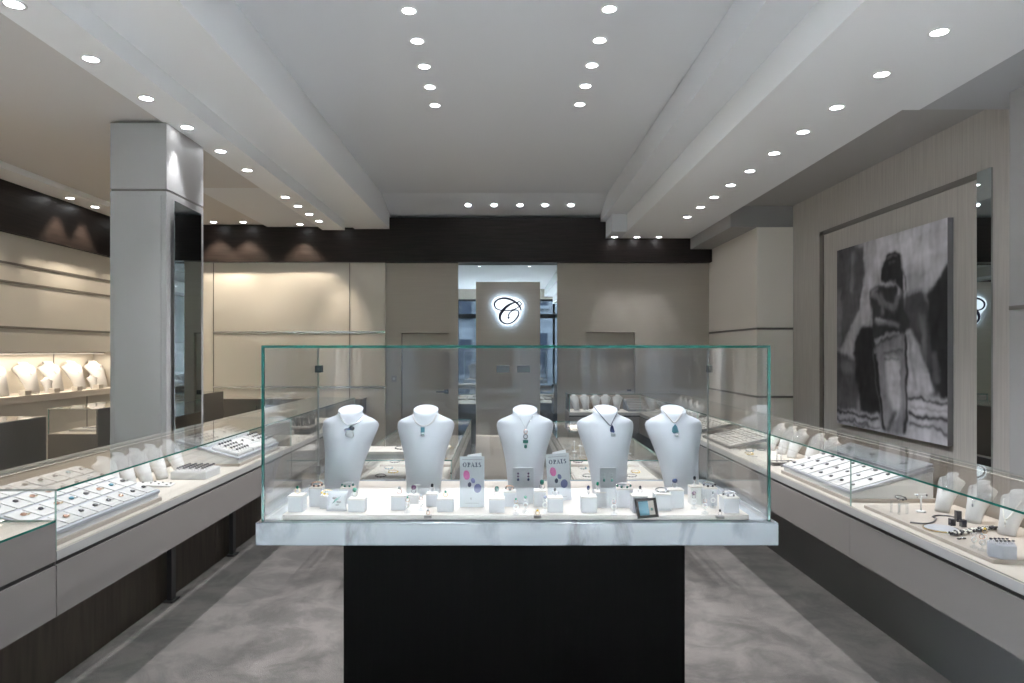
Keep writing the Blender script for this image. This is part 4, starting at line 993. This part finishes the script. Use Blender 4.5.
open_tray(1, 1.67, 2.05, 6.0, 6.7, .902, 'further dark tray of cream cards along the right counter', 'dark_steel', 5, 7, None, 'cream jewellery card in the further dark tray', .2)
open_tray(1, 1.70, 1.86, 4.30, 4.62-.22, .902, 'small dark open tray just beyond the right riser', 'dark_steel', 2, 1, None, 'cream jewellery card in the small dark open tray')
def scatter_row(items):
    for x, y, kind, lab in items:
        if kind == 'cuff': bracelet(Vector((x, y, .902)), random.uniform(0, 3), lab, 'silver', 'gem_dark', .03, .024)
        elif kind == 'amber': bracelet(Vector((x, y, .902)), .8, lab, 'gold', 'amber', .034, .024, 6)
        elif kind == 'blue': bracelet(Vector((x, y, .902)), .3, lab, 'silver', 'opal_blue', .03, .024, 6)
        elif kind == 'dark': bracelet(Vector((x, y, .902)), .3, lab, 'dark_silver', 'gem_dark', .03, .022, 6)
scatter_row([(1.72, 4.78, 'amber', 'yellow amber bracelet on the right counter deck'), (1.70, 4.98, 'cuff', 'silver cuff left of the amber bracelet'), (1.78, 4.94, 'blue', 'blue stone bracelet beside the amber bracelet'), (1.88, 4.98, 'dark', 'dark bracelet behind the blue stone bracelet'),
             (1.70, 4.66, 'cuff', 'silver cuff right of the amber bracelet'), (1.76, 4.26, 'dark', 'dark bracelet just beyond the right riser')])
pc = B(-.08, .08, -.33, .33, 0, .010).build('display_board', 'board_cream', bevel=.001); pc.location = (1.755+.14, 4.68, .9003-.0101+.0101); tag(pc, 'cream board under busts beyond the right riser', 'board'); pc.hide_render = False
bpy.data.objects.remove(pc)
for i in range(5):
    o = SB.put((1.96, 7.02+.22*i, .9008), -1.15, f'small white necklace bust, {ORD[i]} from the front in the far end of the right counter', 'small busts at the far end of the right counter')
# far back counter: small busts, tray, clutter
for i, x in enumerate((.91, 1.03, 1.15, 1.27, 1.40)):
    SB.put((x, 8.42+.04*(i % 2), .9008), .3-.15*i, f'small white necklace bust, {ORD[i]} from the left in the low back counter', 'small busts in the low back counter')
t = thing('display_tray', 'sloping cream slatted tray at the right of the low back counter', 'tray', (1.71, 8.25, .9008)); 
MB().prism([(-.02, 0), (.34, 0), (.34, .13), (.30, .13)], -.20, .20, 'x').build('tray_body', 'dark_steel', t)
m = MB()
for i in range(7): m.box(-.18, .18, .02+.045*i, .05+.045*i, .02+.015*i*1.0, .034+.017*i)
m.build('slats', 'board_cream', t)
for i, (x, y) in enumerate(((.90, 8.25), (1.02, 8.24), (1.16, 8.22), (1.27, 8.26))): bracelet(Vector((x, y, .902)), .3*i, f'silver bracelet, {ORD[i]} from the left in the low back counter', 'dark_silver', 'silver', .035, .025)
# second left counter: dark tray of upright pendants
t = thing('display_tray', 'dark tray crowded with upright jewellery in the second left counter', 'tray', (-1.84, 6.12, .9008))
MB().quadbox([(-.16, -.16, 0), (.15, -.16, 0), (.15, .22, 0), (-.16, .22, 0), (-.18, -.18, .03), (.17, -.18, .03), (.17, .24, .06), (-.18, .24, .06)]).build('tray_body', 'dark_steel', t)
B(-.15, .14, -.15, .21, .045, .062).build('lining', 'board_cream', t)
UP = Proto(lambda: (lambda t: (MB().tube([(0, 0, 0), (.004, 0, .05), (0, 0, .085)], [.003, .006, .004], 6).build('stick', 'dark_silver', t), MB().ball((0, 0, .09), .010, 6).build('bead', 'steel', t), t)[-1])(thing('hair_pin', 'x', 'pin')))
for i in range(64):
    UP.put((-1.84+random.uniform(-.14, .13), 6.12+random.uniform(-.13, .19), .9635), (random.uniform(-.25, .25), random.uniform(-.4, .4), random.uniform(0, 6)), 'dark pin standing upright in the dark tray, second left counter', 'upright pins in the dark tray')
p0 = (-1.66, 6.15); 
bx = B(-.05, .05, -.06, .06, 0, .05).build('card_box', 'leather_top', bevel=.002); bx.location = (-1.84, 5.80, .9008); tag(bx, 'small cream card box in front of the dark pin tray', 'box')
# right-hand pieces on deck of the left far counters near the lit wall
t = thing('ring_tray', 'white tray with black rings in the glass-ended counter by the column', 'ring tray', (-3.80, 6.28, .9008)); B(-.13, .13, -.10, .10, 0, .02).build('tray_body', 'velvet_white', t, bevel=.002)
for i in range(6): RSM.put((-3.80-.02+.022*i, 6.22, .9215), 0, 'black ring in the white tray of the glass-ended counter', 'rings in the glass-ended counter', 1.2)
SB.put((-3.67, 6.32, .9008), -.2, 'small white necklace bust inside the glass-ended counter by the column')
bx = B(-.05, .05, -.02, .02, 0, .09).build('display_card', 'leather_top', bevel=.002); bx.location = (-3.74, 6.56, .9008); tag(bx, 'upright cream card inside the glass-ended counter by the column', 'card')
for i in range(4):
    bx = B(-.12, .12, -.14, .14, 0, .05).build('display_pad', 'velvet_white', bevel=.003); bx.location = (-3.80, 4.0+.34*i, .9008); tag(bx, f'white pad in the far-left dark counter, {ORD[i]} from the front', 'pad', 'pads in the far-left dark counter')
# lit niche in the left wall
NB = Proto(mk_small(.335, .24, .62)); NS = Proto(mk_small(.16, .12, .5))
nz = EYE-.4545
for i, px in enumerate((5, 36, 60.5, 83, 104.5)):
    Y = F*5.10/(VX-px); o = NB.put((-5.13, Y, nz), 1.1, f'large white necklace bust, {ORD[i]} from the left in the lit wall niche', 'large busts in the lit wall niche')
    neck_pend(o, f'necklace with dark pendant on the {ORD[i]} bust of the lit wall niche', 'silver', sc=2.4, gem='gem_dark')
    bx = B(-.035, .035, -.05, .05, 0, .05).build('jewellery_block', 'leather_top', bevel=.003); bx.location = (-5.02, Y+.18, nz); tag(bx, f'small white block beside the {ORD[i]} bust in the lit wall niche', 'display block', 'small blocks in the lit wall niche')
for i, px in enumerate((48.5, 94)):
    Y = F*5.06/(VX-px); NS.put((-5.06, Y, nz), .85, f'small white necklace bust between the large ones in the lit niche, {("left", "right")[i]} one', 'small busts in the lit wall niche')
ns = thing('light_profile', 'slim warm light profile under the top of the wall niche', 'light', (-5.2, 5.5, EYE-.02))
B(-.01, .01, -3.4, 3.4, 0, .018).build('profile', 'steel', ns); B(-.008, .008, -3.39, 3.39, -.003, 0).build('diffuser', 'strip_glow', ns)
l = bpy.data.lights.new('niche_beam', 'AREA'); l.shape = 'RECTANGLE'; l.size = .015; l.size_y = 6.7; l.energy = CASE_W*70; l.color = (1, .88, .72); o = bpy.data.objects.new('niche_beam', l); COL.objects.link(o); o.parent = ns; o.location = (0, 0, -.006)

# on and in the islands
def white_box(x0, x1, y, lab, z=.8936, d=.26):
    t = thing('display_box', lab, 'display box', ((x0+x1)/2, y+d/2, z)); w = (x1-x0)/2
    B(-w+.006, w-.006, -d/2+.006, d/2-.006, 0, .030).build('box_base', 'counter_edge', t); B(-w, w, -d/2, d/2, .030, .050).build('box_lid', 'leather_top', t, bevel=.002); return t
white_box(-.965, -.56, 4.64, 'flat white box with a dark bracelet on top of the left island'); bracelet(Vector((-.70, 4.76, .9442)), .2, 'dark bracelet lying on the flat white box of the left island', 'dark_silver', 'gem_dark', .05, .035, 6)
white_box(-.50, -.385, 4.70, 'narrow white box at the right edge of the left island', d=.3)
def island_fill(x0, x1, y0, side):
    for i in range(3):
        for j in range(2):
            x = x0+.02+(x1-x0-.04)*(j+.5)/2; y = y0+.35+.62*i; w = (x1-x0)/4-.03
            t = thing('display_tray', f'cream jewellery tray in the {side} island, {("front", "middle", "back")[i]} {("left", "right")[j]}', 'tray', (x, y, .7206), 0)
            MB().box(-w, w, -.26, .26, 0, .022).build('tray_body', 'board_cream', t, bevel=.002); B(-w+.012, w-.012, -.245, .245, .022, .026).build('lining', 'leather_top', t)
            for k in range(3):
                bracelet(Vector((x-.03+.06*(k % 2), y-.17+.16*k, .7470)), .4*k+.2, f'{("dark", "gold", "silver")[k]} bracelet in the {side} island tray, {("front", "middle", "back")[i]} {("left", "right")[j]}', ('dark_silver', 'gold', 'silver')[k], ('gem_dark', 'amber', 'opal_blue')[k], .035, .024, 5)
island_fill(-1.0, -.345, 4.6, 'left'); island_fill(.45, 1.10, 4.6, 'right')
for i, (x, y) in enumerate(((.52, 5.0), (.62, 4.95), (.70, 5.05), (.60, 5.3), (.9, 4.9))): tstand(x, y-.02, .8936, .07+.01*(i % 3), f'small white T earring stand on top of the right island, {ORD[i]}', 'white_lacquer')
bx = MB().quadbox([(-.12, -.16, 0), (.12, -.16, 0), (.12, .16, 0), (-.12, .16, 0), (-.12, -.16, .02), (.12, -.16, .02), (.12, .16, .06), (-.12, .16, .06)]).build('display_pad', 'board_cream', bevel=.002); bx.location = (.86, 5.5, .8936); tag(bx, 'sloping cream pad on top of the right island', 'pad')

# upholstered chairs in the middle
def chair(x, y, rz, lab):
    t = thing('upholstered_chair', lab, 'chair', (x, y, 0), rz)
    MB().box(-.25, .25, -.25, .25, .36, .46).build('seat', 'chair_fabric', t, bevel=.03)
    MB().rings([[(u*.27, .24+.05*(z-.44)-.07*u*u+d, z) for u, d in ((-1, 0), (-.5, 0), (0, 0), (.5, 0), (1, 0), (1, .06), (.5, .06), (0, .06), (-.5, .06), (-1, .06))] for z in (.42, .55, .70, .86)]).build('backrest', 'chair_fabric', t, bevel=.01)
    for sx in (-1, 1):
        for sy in (-1, 1): MB().tube([(sx*.20, sy*.20, .36), (sx*.22, sy*.22, 0)], [.018, .012], 8).build('leg', 'dark_steel', t)
chair(.02, 6.5, PI, 'taupe upholstered chair between the two island vitrines'); 

# ------------------------------------------------------------------ painting
def painting():
    n = 300; img = np.zeros((n, n)); X3 = 3.255
    Zl = F*X3/(837-VX); Zr = F*X3/(947.5-VX)
    zt = EYE+.985; zb_ = EYE-.69
    def uv(cx, cy):
        px = 820+cx*.366; py = 205+cy*.366; Z = F*X3/(px-VX); h = (VY-py)*Z/F
        return (Zl-Z)/(Zl-Zr), (h+EYE-zb_)/(zt-zb_)
    gy, gx = np.mgrid[0:n, 0:n]; gu = (gx+.5)/n; gv = (gy+.5)/n
    def poly(pts):
        P = [uv(*p) for p in pts]; inside = np.zeros((n, n), bool)
        for (x1, y1), (x2, y2) in zip(P, P[1:]+P[:1]):
            c = ((y1 > gv) != (y2 > gv)) & (gu < (x2-x1)*(gv-y1)/((y2-y1) if abs(y2-y1) > 1e-9 else 1e-9)+x1); inside ^= c
        return inside.astype(float)
    def blur(a, r):
        for ax in (0, 1):
            for _ in range(2):
                k = 2*r+1; p = np.pad(a, [(r, r) if i == ax else (0, 0) for i in (0, 1)], 'edge'); c = np.cumsum(p, ax)
                z0 = np.zeros_like(np.take(c, [0], ax)); c = np.concatenate([z0, c], ax)
                a = (np.take(c, range(k, c.shape[ax]), ax)-np.take(c, range(0, c.shape[ax]-k), ax))/k
        return a
    rng = np.random.RandomState(3)
    def noise(sx, sy):
        return blur_xy(rng.rand(n, n), sx, sy)
    def blur_xy(a, rx, ry):
        for ax, r in ((1, rx), (0, ry)):
            if r == 0: continue
            k = 2*r+1; p = np.pad(a, [(r, r) if i == ax else (0, 0) for i in (0, 1)], 'wrap'); c = np.cumsum(p, ax); z0 = np.zeros_like(np.take(c, [0], ax)); c = np.concatenate([z0, c], ax)
            a = (np.take(c, range(k, c.shape[ax]), ax)-np.take(c, range(0, c.shape[ax]-k), ax))/k
        a = blur(a, 1); return (a-a.mean())/a.std()
    img[:] = .20
    def put(pts, v, r=3, op=1.0):
        nonlocal img
        m = blur(poly(pts), max(1, (r+1)//2))*op if r else poly(pts)*op; img = img*(1-m)+v*m
    def line(pts, w, v, r=1, op=1.0):
        P = []; 
        for i in range(len(pts)-1):
            (x1, y1), (x2, y2) = pts[i], pts[i+1]; L = math.hypot(x2-x1, y2-y1)+1e-6; nx, ny = -(y2-y1)/L*w/2, (x2-x1)/L*w/2
            put([(x1+nx, y1+ny), (x2+nx, y2+ny), (x2-nx, y2-ny), (x1-nx, y1-ny)], v, r, op)
    put([(110, 100), (370, 20), (370, 180), (300, 230), (225, 250), (190, 230), (100, 330), (110, 200)], .34, 9)
    put([(230, 60), (360, 40), (350, 120), (240, 180)], .42, 12, .8)
    put([(235, 170), (290, 180), (280, 235), (235, 235)], .24, 8, .7)
    put([(40, 120), (118, 108), (122, 190), (108, 285), (85, 330), (60, 380), (40, 400)], .075, 4)
    put([(40, 240), (62, 230), (58, 380), (40, 400)], .15, 5, .7)
    put([(88, 130), (98, 128), (92, 240), (82, 240)], .16, 4, .6)
    put([(100, 300), (140, 240), (160, 330), (110, 350), (70, 450), (45, 460), (50, 410)], .28, 8, .9)
    put([(40, 400), (95, 420), (110, 500), (100, 560), (40, 560)], .07, 6)
    put([(50, 425), (90, 440), (95, 462), (48, 450)], .15, 5, .6)
    put([(232, 238), (280, 232), (300, 290), (318, 400), (330, 520), (300, 520), (262, 390), (232, 330)], .055, 4)
    put([(270, 300), (290, 300), (290, 420), (280, 430)], .14, 5, .6)
    put([(292, 245), (330, 190), (345, 165), (370, 150), (370, 560), (318, 515), (300, 380)], .022, 3)
    put([(305, 400), (318, 400), (325, 490), (312, 490)], .12, 3, .6)
    put([(100, 355), (112, 328), (150, 335), (165, 600), (110, 560), (92, 400)], .022, 3)
    put([(45, 555), (160, 575), (165, 625), (45, 600)], .28, 3); line([(45, 560), (158, 588)], 9, .03); line([(45, 578), (130, 600)], 6, .05); line([(90, 600), (165, 612)], 5, .04)
    put([(230, 515), (370, 530), (370, 670), (228, 640)], .36, 3); line([(238, 528), (300, 530), (365, 545)], 9, .03, 2); line([(240, 570), (300, 585), (365, 590)], 12, .035, 2); line([(240, 600), (330, 618), (365, 640)], 7, .05, 2); line([(250, 550), (350, 565)], 4, .12, 2)
    put([(228, 340), (248, 338), (290, 440), (312, 512), (235, 520)], .34, 3); line([(240, 350), (262, 500)], 8, .20, 3, .8)
    put([(146, 395), (232, 340), (240, 520), (236, 632), (172, 618), (158, 520)], .17, 3)
    put([(180, 420), (215, 420), (222, 520), (205, 590), (185, 520)], .38, 5, .9); line([(150, 400), (162, 520), (176, 618)], 9, .02, 2); line([(232, 350), (238, 500), (232, 628)], 7, .025, 2); line([(205, 560), (185, 620)], 12, .04, 3, .8); line([(170, 410), (225, 400)], 5, .05, 2); line([(175, 425), (215, 425)], 4, .06, 2)
    put([(132, 236), (160, 222), (205, 214), (225, 230), (236, 290), (248, 318), (232, 345), (150, 388), (142, 300)], .03, 3)
    line([(138, 242), (175, 268), (206, 288)], 13, .13, 3); line([(140, 240), (160, 232)], 7, .22, 3); line([(215, 175), (216, 240), (205, 285)], 13, .13, 3); line([(212, 190), (214, 250)], 5, .30, 2)
    line([(150, 312), (190, 320), (215, 330)], 14, .17, 3); line([(152, 308), (185, 314)], 4, .32, 2); line([(150, 378), (185, 355), (214, 350)], 9, .22, 2); line([(155, 388), (200, 378)], 4, .15, 2); line([(168, 245), (170, 300)], 10, .10, 3)
    put([(165, 205), (170, 160), (182, 135), (205, 124), (218, 138), (230, 180), (224, 240), (210, 215), (196, 205), (180, 210)], .022, 2)
    line([(180, 150), (198, 138), (208, 142)], 4, .13, 1); line([(185, 165), (205, 158)], 3, .09, 1); line([(190, 205), (205, 203)], 5, .12, 1)
    line([(222, 140), (236, 200), (232, 235)], 3, .04, 1)
    tex = noise(3, 12)*.08+noise(12, 12)*.10
    img *= np.clip(1+tex, .5, 1.6); img = np.clip(img, .008, .8)
    dx = (noise(8, 12)*1.6).round().astype(int); dy = (noise(12, 10)*1.8).round().astype(int)
    ii, jj = np.mgrid[0:n, 0:n]; img = img[np.clip(ii+dy, 0, n-1), np.clip(jj+dx, 0, n-1)]*1.5; img = blur(img, 1)
    t = thing('painting', 'large unframed black and grey painting of a draped figure with folded arms', 'painting', (3.3, (Zl+Zr)/2, (zt+zb_)/2))
    hw, hh, d = (Zl-Zr)/2, (zt-zb_)/2, .045
    MB().box(-d+.001, -.002, -hw, hw, -hh, hh).build('stretcher', 'canvas_side', t)
    me = bpy.data.meshes.new('painted_canvas'); vs = [(-d, hw-2*hw*(i/n), -hh+2*hh*j/n) for j in range(n+1) for i in range(n+1)]
    fs = [(j*(n+1)+i, (j+1)*(n+1)+i, (j+1)*(n+1)+i+1, j*(n+1)+i+1) for j in range(n) for i in range(n)]
    me.from_pydata(vs, [], fs); at = me.color_attributes.new('paint', 'FLOAT_COLOR', 'CORNER')
    ar = np.zeros((n*n, 4, 4)); g = img.reshape(-1); ar[:, :, 0] = g[:, None]; ar[:, :, 1] = (g*.965)[:, None]; ar[:, :, 2] = (g*1.04)[:, None]; ar[:, :, 3] = 1
    at.data.foreach_set('color', ar.reshape(-1)); me.materials.append(M['canvas']); o = bpy.data.objects.new('painted_canvas', me); COL.objects.link(o); o.parent = t
mat('canvas_side', (.22, .21, .22), .8)
m = mat('canvas', (.2, .2, .2), .7, spec=.2); a = m.node_tree.nodes.new('ShaderNodeAttribute'); a.attribute_name = 'paint'; m.node_tree.links.new(a.outputs['Color'], m.node_tree.nodes['Principled BSDF'].inputs['Base Color'])
painting()
